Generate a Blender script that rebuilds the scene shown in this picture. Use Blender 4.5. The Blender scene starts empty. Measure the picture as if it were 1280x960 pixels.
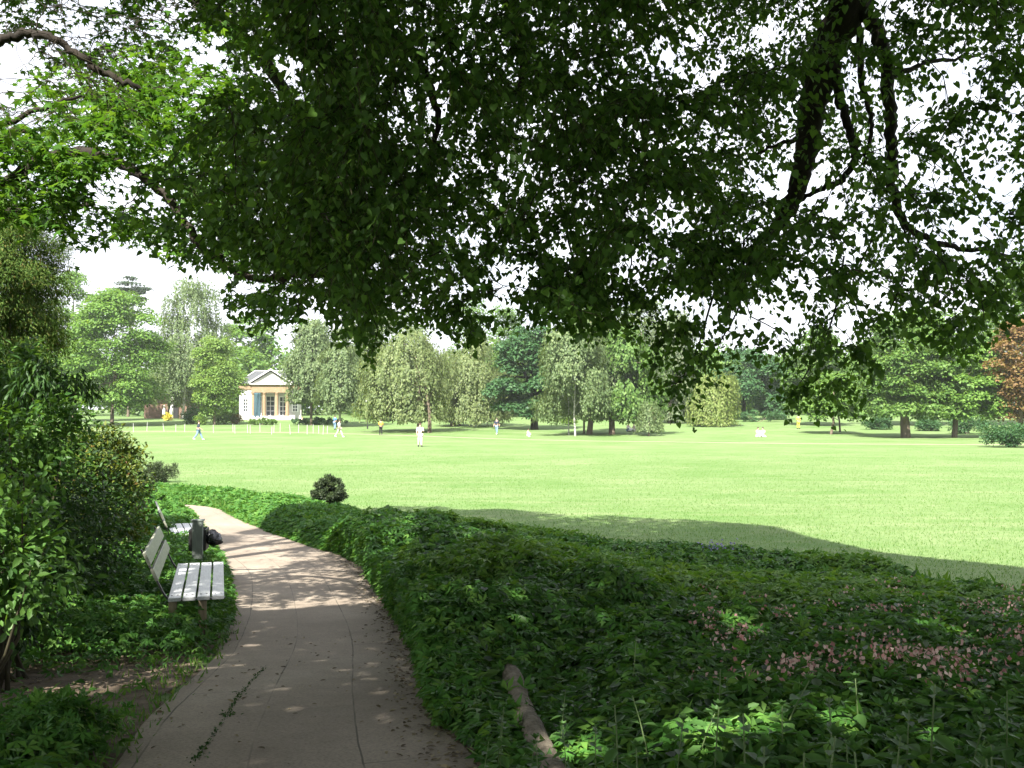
import bpy, math, random
import numpy as np
from mathutils import Vector, Matrix

rng = np.random.default_rng(7)
random.seed(7)
S = bpy.context.scene
COL = S.collection
R = math.radians

# ------------------------------------------------------------------ camera maths
F = 1200.0
PITCH = math.atan(37 / F)
CAM = np.array([0.0, 0.0, 2.5])
FWD = np.array([0, math.cos(PITCH), math.sin(PITCH)])
UPV = np.array([0, -math.sin(PITCH), math.cos(PITCH)])

_py = np.array([-60, 0, 2.5, 4.3, 6, 8.7, 11, 13, 16, 20, 26, 70, 92, 105, 118, 130, 150, 170, 260, 900.])
_pz = np.array([1.05, 1.0, .96, .88, .72, .40, .23, .12, .04, .01, 0, 0, .12, .32, .62, 1.0, 1.6, 1.9, 3.0, 6.])
_ty = np.linspace(-60, 900, 19201)
_tz = np.interp(_ty, _py, _pz)
_k = np.ones(31) / 31
_tz = np.convolve(np.pad(_tz, 15, mode='edge'), _k, mode='valid')


def TZ(y):
    return np.interp(y, _ty, _tz)


def ray(px, py):
    d = FWD + UPV * ((480 - py) / F)
    d = d + np.array([(px - 640) / F, 0, 0])
    return d


def P(px, py, Y):
    d = ray(px, py)
    return CAM + d * (Y / d[1])


def G(px, py, h=0.0):
    """ground point (raised by h) seen at a pixel"""
    d = ray(px, py)
    d = d / d[1]
    ys = np.linspace(1.5, 420, 40000)
    z = CAM[2] + d[2] * ys
    i = int(np.argmax(z <= TZ(ys) + h))
    Y = ys[i] if i > 0 else 200.0
    return np.array([d[0] * Y, Y, TZ(Y)])


def project(p):
    v = p - CAM
    f = v @ FWD
    f = np.where(f < .05, .05, f)
    return 640 + F * v[:, 0] / f, 480 - F * (v @ UPV) / f, v @ FWD


SUN_EL, SUN_AZ = R(48), R(20)     # sun behind the camera and a little to the left
TO_SUN = np.array([-math.sin(SUN_AZ) * math.cos(SUN_EL), -math.cos(SUN_AZ) * math.cos(SUN_EL), math.sin(SUN_EL)])


def vnoise(x, y, scale=1.0, seed=0):
    x = np.asarray(x, float) / scale + seed * 17.3
    y = np.asarray(y, float) / scale + seed * 9.1
    xi, yi = np.floor(x), np.floor(y)
    fx, fy = x - xi, y - yi
    fx, fy = fx * fx * (3 - 2 * fx), fy * fy * (3 - 2 * fy)

    def h(a, b):
        s = np.sin(a * 127.1 + b * 311.7 + seed * 74.7) * 43758.5453
        return s - np.floor(s)
    return (h(xi, yi) * (1 - fx) + h(xi + 1, yi) * fx) * (1 - fy) + (h(xi, yi + 1) * (1 - fx) + h(xi + 1, yi + 1) * fx) * fy


def in_poly(x, y, poly):
    poly = np.asarray(poly)
    inside = np.zeros(len(x), bool)
    n = len(poly)
    for i in range(n):
        x0, y0 = poly[i][:2]
        x1, y1 = poly[(i + 1) % n][:2]
        c = ((y0 > y) != (y1 > y))
        t = (x1 - x0) * (y - y0) / ((y1 - y0) if y1 != y0 else 1e-9) + x0
        inside ^= c & (x < t)
    return inside


def poly_dist(x, y, poly):
    poly = np.asarray(poly)
    best = np.full(len(x), 1e9)
    n = len(poly)
    for i in range(n):
        a = poly[i][:2]
        b = poly[(i + 1) % n][:2]
        ab = b - a
        t = np.clip(((x - a[0]) * ab[0] + (y - a[1]) * ab[1]) / (ab @ ab + 1e-12), 0, 1)
        best = np.minimum(best, np.hypot(x - a[0] - t * ab[0], y - a[1] - t * ab[1]))
    return best


# ------------------------------------------------------------------ materials
def new_mat(name):
    m = bpy.data.materials.new(name)
    m.use_nodes = True
    nt = m.node_tree
    nt.nodes.clear()
    out = nt.nodes.new('ShaderNodeOutputMaterial')
    return m, nt, out


def ramp(nt, stops):
    r = nt.nodes.new('ShaderNodeValToRGB')
    el = r.color_ramp.elements
    while len(el) < len(stops):
        el.new(.5)
    for e, (p, c) in zip(el, stops):
        e.position = p
        e.color = (c[0], c[1], c[2], 1)
    return r


def noise(nt, scale, detail=4, rough=.6, vec=None, dist=0):
    n = nt.nodes.new('ShaderNodeTexNoise')
    n.inputs['Scale'].default_value = scale
    n.inputs['Detail'].default_value = detail
    n.inputs['Roughness'].default_value = rough
    n.inputs['Distortion'].default_value = dist
    if vec is not None:
        nt.links.new(vec, n.inputs['Vector'])
    return n


def mixc(nt, fac, a, b, mode='MIX'):
    m = nt.nodes.new('ShaderNodeMix')
    m.data_type = 'RGBA'
    m.blend_type = mode
    for sock, v in ((m.inputs[0], fac), (m.inputs[6], a), (m.inputs[7], b)):
        if isinstance(v, bpy.types.NodeSocket):
            nt.links.new(v, sock)
        elif isinstance(v, (int, float)):
            sock.default_value = v
        else:
            sock.default_value = (*v, 1)
    return m.outputs[2]


def leafmat(name, stops, trans=.3, rough=.5, spec=.35, ty=(1.35, 1.25, .55)):
    """foliage: every leaf has its own tone; part of the light passes through"""
    m, nt, out = new_mat(name)
    g = nt.nodes.new('ShaderNodeNewGeometry')
    r = ramp(nt, stops)
    nt.links.new(g.outputs['Random Per Island'], r.inputs[0])
    b = nt.nodes.new('ShaderNodeBsdfPrincipled')
    b.inputs['Roughness'].default_value = rough
    b.inputs['Specular IOR Level'].default_value = spec
    nt.links.new(r.outputs[0], b.inputs['Base Color'])
    t = nt.nodes.new('ShaderNodeBsdfTranslucent')
    tc = mixc(nt, 1.0, r.outputs[0], ty, 'MULTIPLY')
    nt.links.new(tc, t.inputs[0])
    mx = nt.nodes.new('ShaderNodeMixShader')
    mx.inputs[0].default_value = trans
    nt.links.new(b.outputs[0], mx.inputs[1])
    nt.links.new(t.outputs[0], mx.inputs[2])
    nt.links.new(mx.outputs[0], out.inputs[0])
    return m


def surf(name, c1, c2, scale=8, rough=.8, bump=.2, detail=6, spec=.3, stretch=None, bscale=None):
    m, nt, out = new_mat(name)
    tc = nt.nodes.new('ShaderNodeTexCoord')
    vec = tc.outputs['Object']
    if stretch:
        mp = nt.nodes.new('ShaderNodeMapping')
        mp.inputs['Scale'].default_value = stretch
        nt.links.new(vec, mp.inputs[0])
        vec = mp.outputs[0]
    n = noise(nt, scale, detail, .65, vec)
    r = ramp(nt, [(.3, c1), (.7, c2)])
    nt.links.new(n.outputs[0], r.inputs[0])
    b = nt.nodes.new('ShaderNodeBsdfPrincipled')
    b.inputs['Roughness'].default_value = rough
    b.inputs['Specular IOR Level'].default_value = spec
    nt.links.new(r.outputs[0], b.inputs['Base Color'])
    if bump:
        n2 = noise(nt, bscale or scale * 3, 5, .6, vec)
        bp = nt.nodes.new('ShaderNodeBump')
        bp.inputs['Strength'].default_value = bump
        bp.inputs['Distance'].default_value = .02
        nt.links.new(n2.outputs[0], bp.inputs['Height'])
        nt.links.new(bp.outputs[0], b.inputs['Normal'])
    nt.links.new(b.outputs[0], out.inputs[0])
    return m


M = {}
M['linden'] = leafmat('linden_leaf', [(0, (.036, .085, .017)), (.6, (.068, .145, .028)), (1, (.12, .235, .045))], .48, .5, .22)
M['maple'] = leafmat('maple_leaf', [(0, (.035, .095, .012)), (.6, (.06, .15, .018)), (1, (.11, .21, .03))], .5, .55, .2)
M['cover'] = leafmat('cover_leaf', [(0, (.035, .11, .018)), (.6, (.065, .175, .03)), (1, (.115, .225, .04))], .32, .55, .2)
M['palecover'] = leafmat('pale_cover_leaf', [(0, (.06, .15, .02)), (.6, (.10, .215, .032)), (1, (.15, .26, .05))], .36, .55, .2)
M['stemleaf'] = leafmat('stem_leaf', [(0, (.045, .115, .026)), (1, (.085, .18, .046))], .32, .5, .3)
M['hazel'] = leafmat('hazel_leaf', [(0, (.035, .10, .02)), (1, (.11, .22, .04))], .4, .5, .35)
M['darkleaf'] = leafmat('dark_leaf', [(0, (.016, .045, .01)), (.7, (.034, .085, .016)), (1, (.06, .12, .02))], .25, .5, .22)
M['barberry'] = leafmat('barberry_leaf', [(0, (.03, .07, .012)), (.6, (.07, .115, .016)), (.97, (.15, .17, .022)), (1, (.15, .06, .02))], .3, .5, .3)
M['yew'] = leafmat('yew_leaf', [(0, (.045, .10, .018)), (.6, (.085, .15, .028)), (.9, (.14, .185, .04)), (1, (.15, .12, .04))], .32, .6, .15)
M['grassblade'] = leafmat('grass_blade', [(0, (.045, .135, .018)), (.7, (.09, .185, .034)), (1, (.15, .21, .06))], .45, .5, .3)
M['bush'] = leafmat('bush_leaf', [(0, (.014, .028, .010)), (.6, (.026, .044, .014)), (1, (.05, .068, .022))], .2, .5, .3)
M['pinkflower'] = leafmat('pink_flower', [(0, (.26, .12, .11)), (.5, (.46, .27, .24)), (1, (.62, .50, .42))], .3, .7, .2, (1.1, 1, 1))
M['violet'] = leafmat('violet_flower', [(0, (.15, .10, .35)), (1, (.30, .22, .55))], .3, .7, .2, (1, 1, 1))
M['yellowflower'] = leafmat('yellow_flower', [(0, (.55, .45, .05)), (1, (.7, .6, .1))], .3, .7, .2, (1, 1, 1))
M['litter'] = leafmat('litter_leaf', [(0, (.06, .045, .03)), (.6, (.13, .10, .06)), (1, (.28, .24, .15))], .1, .8, .2)
# distant crowns
FT = {}
def ft(k, a, b, c, tr=.3):
    FT[k] = leafmat('far_' + k, [(0, a), (.55, b), (1, c)], tr, .55, .3)
ft('maple', (.07, .15, .026), (.12, .235, .04), (.18, .29, .06), .46)
ft('birch', (.085, .135, .058), (.13, .19, .076), (.185, .24, .105), .43)
ft('pear', (.10, .142, .055), (.15, .20, .072), (.205, .245, .10), .43)
ft('young', (.10, .19, .036), (.16, .265, .055), (.21, .30, .075), .46)
ft('chestnut', (.026, .08, .028), (.046, .118, .04), (.075, .155, .055), .36)
ft('oak', (.06, .13, .028), (.105, .20, .042), (.155, .25, .058), .46)
ft('willow', (.12, .18, .04), (.175, .235, .06), (.23, .27, .09), .4)
ft('copper', (.13, .075, .03), (.21, .125, .05), (.17, .15, .042), .4)
ft('pine', (.02, .04, .02), (.035, .06, .028), (.05, .08, .035))
ft('poplar', (.08, .12, .06), (.12, .16, .08), (.16, .19, .10))

M['bark'] = surf('bark', (.010, .008, .006), (.034, .027, .020), 6, .95, .8, stretch=(1, 1, .25))
M['farbark'] = surf('far_bark', (.07, .055, .04), (.16, .125, .09), 3, .95, .5, stretch=(1, 1, .3))
M['birchbark'] = surf('birch_bark', (.10, .10, .09), (.62, .60, .55), 3, .8, .2, stretch=(.6, .6, 3))
M['twig'] = surf('twig', (.025, .022, .012), (.05, .045, .02), 8, .9, 0)
M['stem'] = surf('green_stem', (.07, .12, .035), (.13, .18, .07), 12, .6, 0)
M['benchwood'] = surf('bench_wood', (.30, .31, .31), (.50, .51, .51), 10, .36, .12, spec=.6, stretch=(6, .6, 6))
M['backwood'] = surf('back_wood', (.20, .21, .15), (.34, .35, .26), 10, .45, .12, spec=.5, stretch=(6, .6, 6))
M['iron'] = surf('dark_iron', (.012, .012, .012), (.03, .028, .026), 14, .5, .1, spec=.5)
M['postwood'] = surf('post_wood', (.12, .10, .065), (.30, .25, .16), 5, .9, .4, stretch=(4, 4, .6))
M['logwood'] = surf('log_wood', (.09, .075, .052), (.24, .205, .155), 7, .95, .9, stretch=(2.5, 2.5, 2.5))
M['screw'] = surf('screw_steel', (.10, .09, .08), (.16, .15, .14), 20, .5, 0)
M['bingrey'] = surf('bin_grey', (.12, .14, .125), (.20, .225, .20), 9, .6, .15, stretch=(5, 5, .8))
M['plastic'] = surf('black_plastic', (.008, .008, .011), (.02, .02, .026), 5, .25, .5, spec=.6)
M['white'] = surf('white_paint', (.70, .69, .66), (.82, .81, .78), 4, .7, 0)
M['stucco'] = surf('white_stucco', (.46, .44, .42), (.57, .55, .52), 2, .9, .1)
M['sandstone'] = surf('sandstone', (.23, .155, .09), (.31, .22, .14), 3, .9, .2)
M['slate'] = surf('slate_roof', (.05, .053, .057), (.095, .10, .105), 4, .7, .3, stretch=(1, 1, 4))
M['ridge'] = surf('lead_ridge', (.42, .42, .41), (.55, .55, .53), 4, .6, 0)
M['glass'] = surf('dark_glass', (.02, .025, .03), (.05, .055, .06), 2, .08, 0, spec=.8)
M['banner'] = surf('banner_cloth', (.02, .045, .06), (.04, .085, .10), 1.5, .8, 0)
M['redbrick'] = surf('brick', (.11, .07, .05), (.20, .125, .09), 6, .9, .2, stretch=(.4, .4, 4))
M['dark'] = surf('opening_shade', (.012, .012, .013), (.025, .025, .025), 4, .8, 0)  # near-black colour stands in for the shade inside the pavilion
M['lampglobe'] = surf('lamp_globe', (.78, .78, .76), (.84, .84, .82), 3, .25, 0, spec=.5)
M['skin'] = surf('skin', (.42, .26, .19), (.50, .32, .24), 9, .6, 0)
M['hair'] = surf('hair', (.03, .02, .014), (.07, .045, .03), 30, .6, 0)
for nm, c in dict(navy=(.03, .035, .06), jeans=(.17, .26, .42), white=(.72, .70, .68), beige=(.50, .45, .38), orange=(.62, .36, .06),
                  black=(.015, .015, .017), blue=(.07, .17, .34), cream=(.62, .56, .50), yellow=(.58, .52, .08), red=(.45, .06, .05)).items():
    M['c_' + nm] = surf('cloth_' + nm, tuple(v * .85 for v in c), c, 14, .9, .1)


def make_lawn_mat():
    m, nt, out = new_mat('lawn_grass')
    tc = nt.nodes.new('ShaderNodeTexCoord')
    v = tc.outputs['Object']
    big = noise(nt, .16, 5, .6, v)
    mid = noise(nt, .9, 8, .78, v)
    fine = noise(nt, 9, 8, .85, v)
    a = ramp(nt, [(.32, (.068, .138, .029)), (.5, (.103, .170, .050)), (.68, (.142, .195, .08))])
    nt.links.new(mid.outputs[0], a.inputs[0])
    b = ramp(nt, [(.38, (.072, .138, .032)), (.62, (.136, .182, .076))])
    nt.links.new(big.outputs[0], b.inputs[0])
    c = mixc(nt, .5, a.outputs[0], b.outputs[0])
    f = ramp(nt, [(.25, (.42, .5, .4)), (.5, (1, 1, 1)), (.75, (1.5, 1.35, 1.5))])
    nt.links.new(fine.outputs[0], f.inputs[0])
    c = mixc(nt, .85, c, f.outputs[0], 'MULTIPLY')
    # worn yellowish streaks and drifts of daisies
    mp = nt.nodes.new('ShaderNodeMapping')
    mp.inputs['Scale'].default_value = (.22, 1, 1)
    nt.links.new(v, mp.inputs[0])
    st = noise(nt, .9, 6, .7, mp.outputs[0])
    sr = ramp(nt, [(.5, (0, 0, 0)), (.7, (1, 1, 1))])
    nt.links.new(st.outputs[0], sr.inputs[0])
    c = mixc(nt, mixc(nt, .42, (0, 0, 0), sr.outputs[0]), c, (.215, .22, .125))
    vo = nt.nodes.new('ShaderNodeTexVoronoi')
    vo.inputs['Scale'].default_value = 4.5
    nt.links.new(v, vo.inputs['Vector'])
    vr = ramp(nt, [(.035, (1, 1, 1)), (.06, (0, 0, 0))])
    nt.links.new(vo.outputs['Distance'], vr.inputs[0])
    dn = noise(nt, .22, 3, .6, v)
    dr = ramp(nt, [(.5, (0, 0, 0)), (.6, (1, 1, 1))])
    nt.links.new(dn.outputs[0], dr.inputs[0])
    c = mixc(nt, mixc(nt, 1, vr.outputs[0], dr.outputs[0], 'MULTIPLY'), c, (.6, .6, .52))
    bs = nt.nodes.new('ShaderNodeBsdfPrincipled')
    bs.inputs['Roughness'].default_value = .9
    bs.inputs['Specular IOR Level'].default_value = .15
    nt.links.new(c, bs.inputs['Base Color'])
    bp = nt.nodes.new('ShaderNodeBump')
    bp.inputs['Strength'].default_value = .5
    bp.inputs['Distance'].default_value = .04
    nt.links.new(fine.outputs[0], bp.inputs['Height'])
    nt.links.new(bp.outputs[0], bs.inputs['Normal'])
    nt.links.new(bs.outputs[0], out.inputs[0])
    return m


def make_path_mat():
    m, nt, out = new_mat('worn_path_slabs')
    uv = nt.nodes.new('ShaderNodeUVMap')
    tc = nt.nodes.new('ShaderNodeTexCoord')
    v = tc.outputs['Object']
    wob = noise(nt, 1.3, 4, .6, v)
    add = nt.nodes.new('ShaderNodeVectorMath')
    add.operation = 'MULTIPLY_ADD'
    add.inputs[1].default_value = (.022, .04, 0)
    nt.links.new(wob.outputs['Color'], add.inputs[0])
    nt.links.new(uv.outputs[0], add.inputs[2])
    br = nt.nodes.new('ShaderNodeTexBrick')
    br.offset = .37
    br.inputs['Scale'].default_value = 1
    br.inputs['Brick Width'].default_value = 2.1
    br.inputs['Row Height'].default_value = .53
    br.inputs['Mortar Size'].default_value = .006
    br.inputs['Mortar Smooth'].default_value = .4
    br.inputs['Color1'].default_value = (.0, .0, .0, 1)
    br.inputs['Color2'].default_value = (1, 1, 1, 1)
    br.inputs['Mortar'].default_value = (.5, .5, .5, 1)
    sw = nt.nodes.new('ShaderNodeSeparateXYZ')
    cb = nt.nodes.new('ShaderNodeCombineXYZ')
    nt.links.new(add.outputs[0], sw.inputs[0])
    nt.links.new(sw.outputs[1], cb.inputs[0])
    nt.links.new(sw.outputs[0], cb.inputs[1])
    nt.links.new(cb.outputs[0], br.inputs['Vector'])
    n1 = noise(nt, .9, 6, .65, v)
    n2 = noise(nt, 60, 3, .7, v)
    base = ramp(nt, [(.3, (.175, .142, .108)), (.55, (.24, .20, .156)), (.75, (.30, .258, .206))])
    nt.links.new(n1.outputs[0], base.inputs[0])
    grit = ramp(nt, [(.3, (.6, .6, .6)), (.5, (1, 1, 1)), (.72, (1.25, 1.22, 1.18))])
    nt.links.new(n2.outputs[0], grit.inputs[0])
    c = mixc(nt, .8, base.outputs[0], grit.outputs[0], 'MULTIPLY')
    tone = mixc(nt, .12, (1, 1, 1), br.outputs['Color'], 'MULTIPLY')
    c = mixc(nt, 1, c, tone, 'MULTIPLY')
    # earth in the joints, worn away in places
    brk = noise(nt, 1.7, 4, .6, v)
    brr = ramp(nt, [(.38, (.15, .15, .15)), (.62, (1, 1, 1))])
    nt.links.new(brk.outputs[0], brr.inputs[0])
    jf = mixc(nt, 1, br.outputs['Fac'], brr.outputs[0], 'MULTIPLY')
    c = mixc(nt, jf, c, (.075, .066, .048))
    # damp earthy margins: soil carried onto the edges
    se = nt.nodes.new('ShaderNodeSeparateXYZ')
    nt.links.new(uv.outputs[0], se.inputs[0])
    vo = nt.nodes.new('ShaderNodeTexVoronoi')
    vo.inputs['Scale'].default_value = 22
    nt.links.new(v, vo.inputs['Vector'])
    vr = ramp(nt, [(.0, (1, 1, 1)), (.05, (0, 0, 0))])
    nt.links.new(vo.outputs['Distance'], vr.inputs[0])
    c = mixc(nt, mixc(nt, .5, (0, 0, 0), vr.outputs[0]), c, (.07, .055, .04))
    bs = nt.nodes.new('ShaderNodeBsdfPrincipled')
    bs.inputs['Roughness'].default_value = .85
    bs.inputs['Specular IOR Level'].default_value = .25
    nt.links.new(c, bs.inputs['Base Color'])
    bp = nt.nodes.new('ShaderNodeBump')
    bp.inputs['Strength'].default_value = .45
    bp.inputs['Distance'].default_value = .006
    hh = mixc(nt, jf, n2.outputs[0], (0, 0, 0))
    nt.links.new(hh, bp.inputs['Height'])
    nt.links.new(bp.outputs[0], bs.inputs['Normal'])
    nt.links.new(bs.outputs[0], out.inputs[0])
    return m


M['lawn'] = make_lawn_mat()
M['path'] = make_path_mat()
M['soil'] = surf('bare_soil', (.05, .036, .024), (.165, .125, .085), 5, .95, .9, 8)
M['gravel'] = surf('pale_gravel', (.22, .20, .13), (.33, .30, .22), 6, .95, .2)

# ------------------------------------------------------------------ object helpers


def link(name, me, parent=None):
    o = bpy.data.objects.new(name, me)
    COL.objects.link(o)
    if parent is not None:
        o.parent = parent
    return o


def tag(o, label=None, cat=None, group=None, kind=None):
    if label: o['label'] = label
    if cat: o['category'] = cat
    if group: o['group'] = group
    if kind: o['kind'] = kind
    return o


def thing(name, loc, label, cat, group=None, rz=0):
    o = bpy.data.objects.new(name, None)
    o.empty_display_size = .1
    COL.objects.link(o)
    o.location = [float(v) for v in loc]
    o.rotation_euler = (0, 0, rz)
    return tag(o, label, cat, group)


def np_mesh(name, verts, loops, starts, mat, smooth=False, parent=None):
    me = bpy.data.meshes.new(name)
    me.vertices.add(len(verts))
    me.vertices.foreach_set('co', np.ascontiguousarray(verts, np.float32).ravel())
    me.loops.add(len(loops))
    me.loops.foreach_set('vertex_index', np.ascontiguousarray(loops, np.int32))
    me.polygons.add(len(starts))
    me.polygons.foreach_set('loop_start', np.ascontiguousarray(starts, np.int32))
    if smooth:
        me.polygons.foreach_set('use_smooth', np.ones(len(starts), bool))
    me.update(calc_edges=True)
    me.validate()
    if mat: me.materials.append(mat)
    return link(name, me, parent)


TEMPL = {
    'heart': ([(0, .06, 0), (-.26, -.07, .05), (-.47, .2, .10), (-.31, .6, .05), (0, 1, -.08), (.31, .6, .05), (.47, .2, .10), (.26, -.07, .05)],
              [(0, 1, 2, 3, 4), (0, 4, 5, 6, 7)]),
    'oval': ([(0, 0, 0), (-.24, .3, .05), (-.21, .65, .03), (0, 1, -.12), (.21, .65, .03), (.24, .3, .05)], [(0, 1, 2, 3), (0, 3, 4, 5)]),
    'lance': ([(0, 0, 0), (-.13, .35, .03), (0, 1, -.15), (.13, .35, .03)], [(0, 1, 2), (0, 2, 3)]),
    'maple': ([(0, 0, 0), (-.42, .02, -.03), (-.22, .2, .04), (-.55, .5, -.06), (-.15, .48, .03), (0, 1, -.12), (.15, .48, .03), (.55, .5, -.06), (.22, .2, .04), (.42, .02, -.03)],
              [(0, 1, 2), (0, 2, 3, 4), (0, 4, 5, 6), (0, 6, 7, 8), (0, 8, 9)]),
    'tri': ([(0, 0, 0), (-.16, .42, .04), (0, .95, -.08), (.16, .42, .04), (-.5, .12, .02), (-.55, .55, -.1), (-.2, .3, .04), (.5, .12, .02), (.55, .55, -.1), (.2, .3, .04)],
            [(0, 1, 2), (0, 2, 3), (0, 4, 5), (0, 5, 6), (0, 8, 7), (0, 9, 8)]),
    'quad': ([(0, 0, 0), (-.36, .5, .06), (0, 1, -.05), (.36, .5, .06)], [(0, 1, 2, 3)]),
    'blade': ([(-.12, 0, 0), (.12, 0, 0), (0, 1, .18)], [(0, 1, 2)]),
}


def unit(v):
    return v / (np.linalg.norm(v, axis=1, keepdims=True) + 1e-9)


def leaves(name, pts, tips, nrm, size, kind, mat, parent=None, offset=None):
    tv, tf = TEMPL[kind]
    tv = np.array(tv)
    n, k = len(pts), len(tv)
    U = unit(tips)
    Wd = unit(np.cross(U, nrm))
    H = np.cross(Wd, U)
    size = np.broadcast_to(np.asarray(size, float), (n,))
    V = pts[:, None, :] + size[:, None, None] * (tv[None, :, 0, None] * Wd[:, None] + tv[None, :, 1, None] * U[:, None] + tv[None, :, 2, None] * H[:, None])
    if offset is not None:
        V = V - np.asarray(offset)
    fl = np.concatenate([np.array(f) for f in tf])
    loops = (fl[None] + (np.arange(n) * k)[:, None]).ravel()
    ln = np.array([len(f) for f in tf])
    st = np.concatenate([[0], np.cumsum(ln)[:-1]])
    starts = (st[None] + (np.arange(n) * ln.sum())[:, None]).ravel()
    return np_mesh(name, V.reshape(-1, 3), loops, starts, mat, False, parent)


def rvec(n):
    return unit(rng.normal(size=(n, 3)))


class MB:
    def __init__(s):
        s.v, s.f = [], []

    def add(s, vs, fs):
        b = len(s.v)
        s.v += [tuple(map(float, v)) for v in vs]
        s.f += [tuple(i + b for i in f) for f in fs]

    def tube(s, pts, rad, n=8, cap=True):
        pts = [np.asarray(p, float) for p in pts]
        if np.isscalar(rad): rad = [rad] * len(pts)
        b = len(s.v)
        a = None
        for i, p in enumerate(pts):
            t = pts[min(i + 1, len(pts) - 1)] - pts[max(i - 1, 0)]
            t = t / (np.linalg.norm(t) + 1e-9)
            if a is None:
                a = np.cross(t, [0, 0, 1.] if abs(t[2]) < .9 else [1., 0, 0])
            a = a - t * (a @ t)
            a = a / (np.linalg.norm(a) + 1e-9)
            c = np.cross(t, a)
            for k in range(n):
                th = 2 * math.pi * k / n
                q = p + rad[i] * (math.cos(th) * a + math.sin(th) * c)
                s.v.append((q[0], q[1], q[2]))
        for i in range(len(pts) - 1):
            for k in range(n):
                k2 = (k + 1) % n
                s.f.append((b + i * n + k, b + i * n + k2, b + (i + 1) * n + k2, b + (i + 1) * n + k))
        if cap:
            s.f.append(tuple(b + k for k in range(n))[::-1])
            s.f.append(tuple(b + (len(pts) - 1) * n + k for k in range(n)))

    def box(s, x0, x1, y0, y1, z0, z1):
        s.add([(x0, y0, z0), (x1, y0, z0), (x1, y1, z0), (x0, y1, z0), (x0, y0, z1), (x1, y0, z1), (x1, y1, z1), (x0, y1, z1)],
              [(3, 2, 1, 0), (4, 5, 6, 7), (0, 1, 5, 4), (1, 2, 6, 5), (2, 3, 7, 6), (3, 0, 4, 7)])

    def prism(s, prof, y0, y1):
        """profile in xz extruded along y"""
        n = len(prof)
        s.add([(x, y0, z) for x, z in prof] + [(x, y1, z) for x, z in prof],
              [tuple(range(n)), tuple(range(2 * n - 1, n - 1, -1))] + [(i, i + n, (i + 1) % n + n, (i + 1) % n) for i in range(n)])

    def ball(s, c, r, nu=10, nv=7):
        r = np.broadcast_to(np.asarray(r, float), (3,))
        vs, fs = [], []
        for j in range(nv + 1):
            ph = math.pi * j / nv
            for i in range(nu):
                th = 2 * math.pi * i / nu
                vs.append((c[0] + r[0] * math.sin(ph) * math.cos(th), c[1] + r[1] * math.sin(ph) * math.sin(th), c[2] + r[2] * math.cos(ph)))
        for j in range(nv):
            for i in range(nu):
                i2 = (i + 1) % nu
                fs.append((j * nu + i, (j + 1) * nu + i, (j + 1) * nu + i2, j * nu + i2))
        s.add(vs, fs)

    def build(s, name, mat, parent=None, smooth=False, bevel=0):
        me = bpy.data.meshes.new(name)
        me.from_pydata(s.v, [], s.f)
        me.validate()
        me.update()
        if smooth:
            me.polygons.foreach_set('use_smooth', np.ones(len(me.polygons), bool))
        me.materials.append(mat)
        o = link(name, me, parent)
        if bevel:
            b = o.modifiers.new('soft_edges', 'BEVEL')
            b.width = bevel
            b.segments = 2
        return o


# ------------------------------------------------------------------ ground, paths
def sheet(name, xs, ys, lift, mat, kind='structure', poly=None, bump=0):
    X, Y = np.meshgrid(xs, ys)
    Z = TZ(Y) + lift
    if bump:
        Z = Z + bump * (vnoise(X, Y, .7, 3) - .5) * np.clip((90 - Y) / 60, 0, 1) * np.clip((Y - 12) / 6, 0, 1)
    V = np.stack([X.ravel(), Y.ravel(), Z.ravel()], 1)
    nx, ny = len(xs), len(ys)
    i, j = np.meshgrid(np.arange(nx - 1), np.arange(ny - 1))
    a = (j * nx + i).ravel()
    q = np.stack([a, a + 1, a + nx + 1, a + nx], 1)
    if poly is not None:
        cx, cy = V[q].mean(1)[:, 0], V[q].mean(1)[:, 1]
        q = q[in_poly(cx, cy, poly)]
    o = np_mesh(name, V, q.ravel(), np.arange(len(q)) * 4, mat, True)
    return tag(o, kind=kind)


xs = np.unique(np.concatenate([np.linspace(-900, -60, 30), np.linspace(-60, 60, 121), np.linspace(60, 900, 30)]))
ys = np.unique(np.concatenate([np.linspace(-60, 0, 20), np.arange(0, 40, .5), np.arange(40, 180, 2.), np.linspace(180, 900, 40)]))
sheet('lawn_ground', xs, ys, 0, M['lawn'])

LP = [(60, 1100), (140, 960), (215, 870), (262, 825), (288, 798), (292, 760), (290, 735), (282, 712), (268, 688), (254, 668), (240, 652), (222, 641)]
RP = [(700, 1100), (585, 960), (545, 880), (515, 800), (475, 740), (450, 702), (400, 685), (340, 665), (312, 655), (292, 646), (281, 639), (272, 634)]
L0 = [np.array([-1.45, -6, 0]), np.array([-1.5, 0, 0.])] + [G(*p) for p in LP] + [np.array([-11.2, 24.6, 0]), np.array([-16, 24.4, 0]), np.array([-24, 24.4, 0])]
R0 = [np.array([.75, -6, 0]), np.array([.5, 0, 0.])] + [G(*p) for p in RP] + [np.array([-8.9, 26.5, 0]), np.array([-11, 27.0, 0]), np.array([-16, 26.9, 0]), np.array([-24, 26.9, 0])]
L0 = np.array(L0)[:, :2]
R0 = np.array(R0)[:, :2]


def resample(pl, n):
    d = np.concatenate([[0], np.cumsum(np.hypot(*np.diff(pl, axis=0).T))])
    t = np.linspace(0, d[-1], n)
    q = np.stack([np.interp(t, d, pl[:, i]) for i in (0, 1)], 1)
    w = 3
    k = np.ones(2 * w + 1) / (2 * w + 1)
    s = np.stack([np.convolve(np.pad(q[:, i], w, mode='edge'), k, mode='valid') for i in (0, 1)], 1)
    s[:w] = q[:w]; s[-w:] = q[-w:]
    return s


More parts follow.
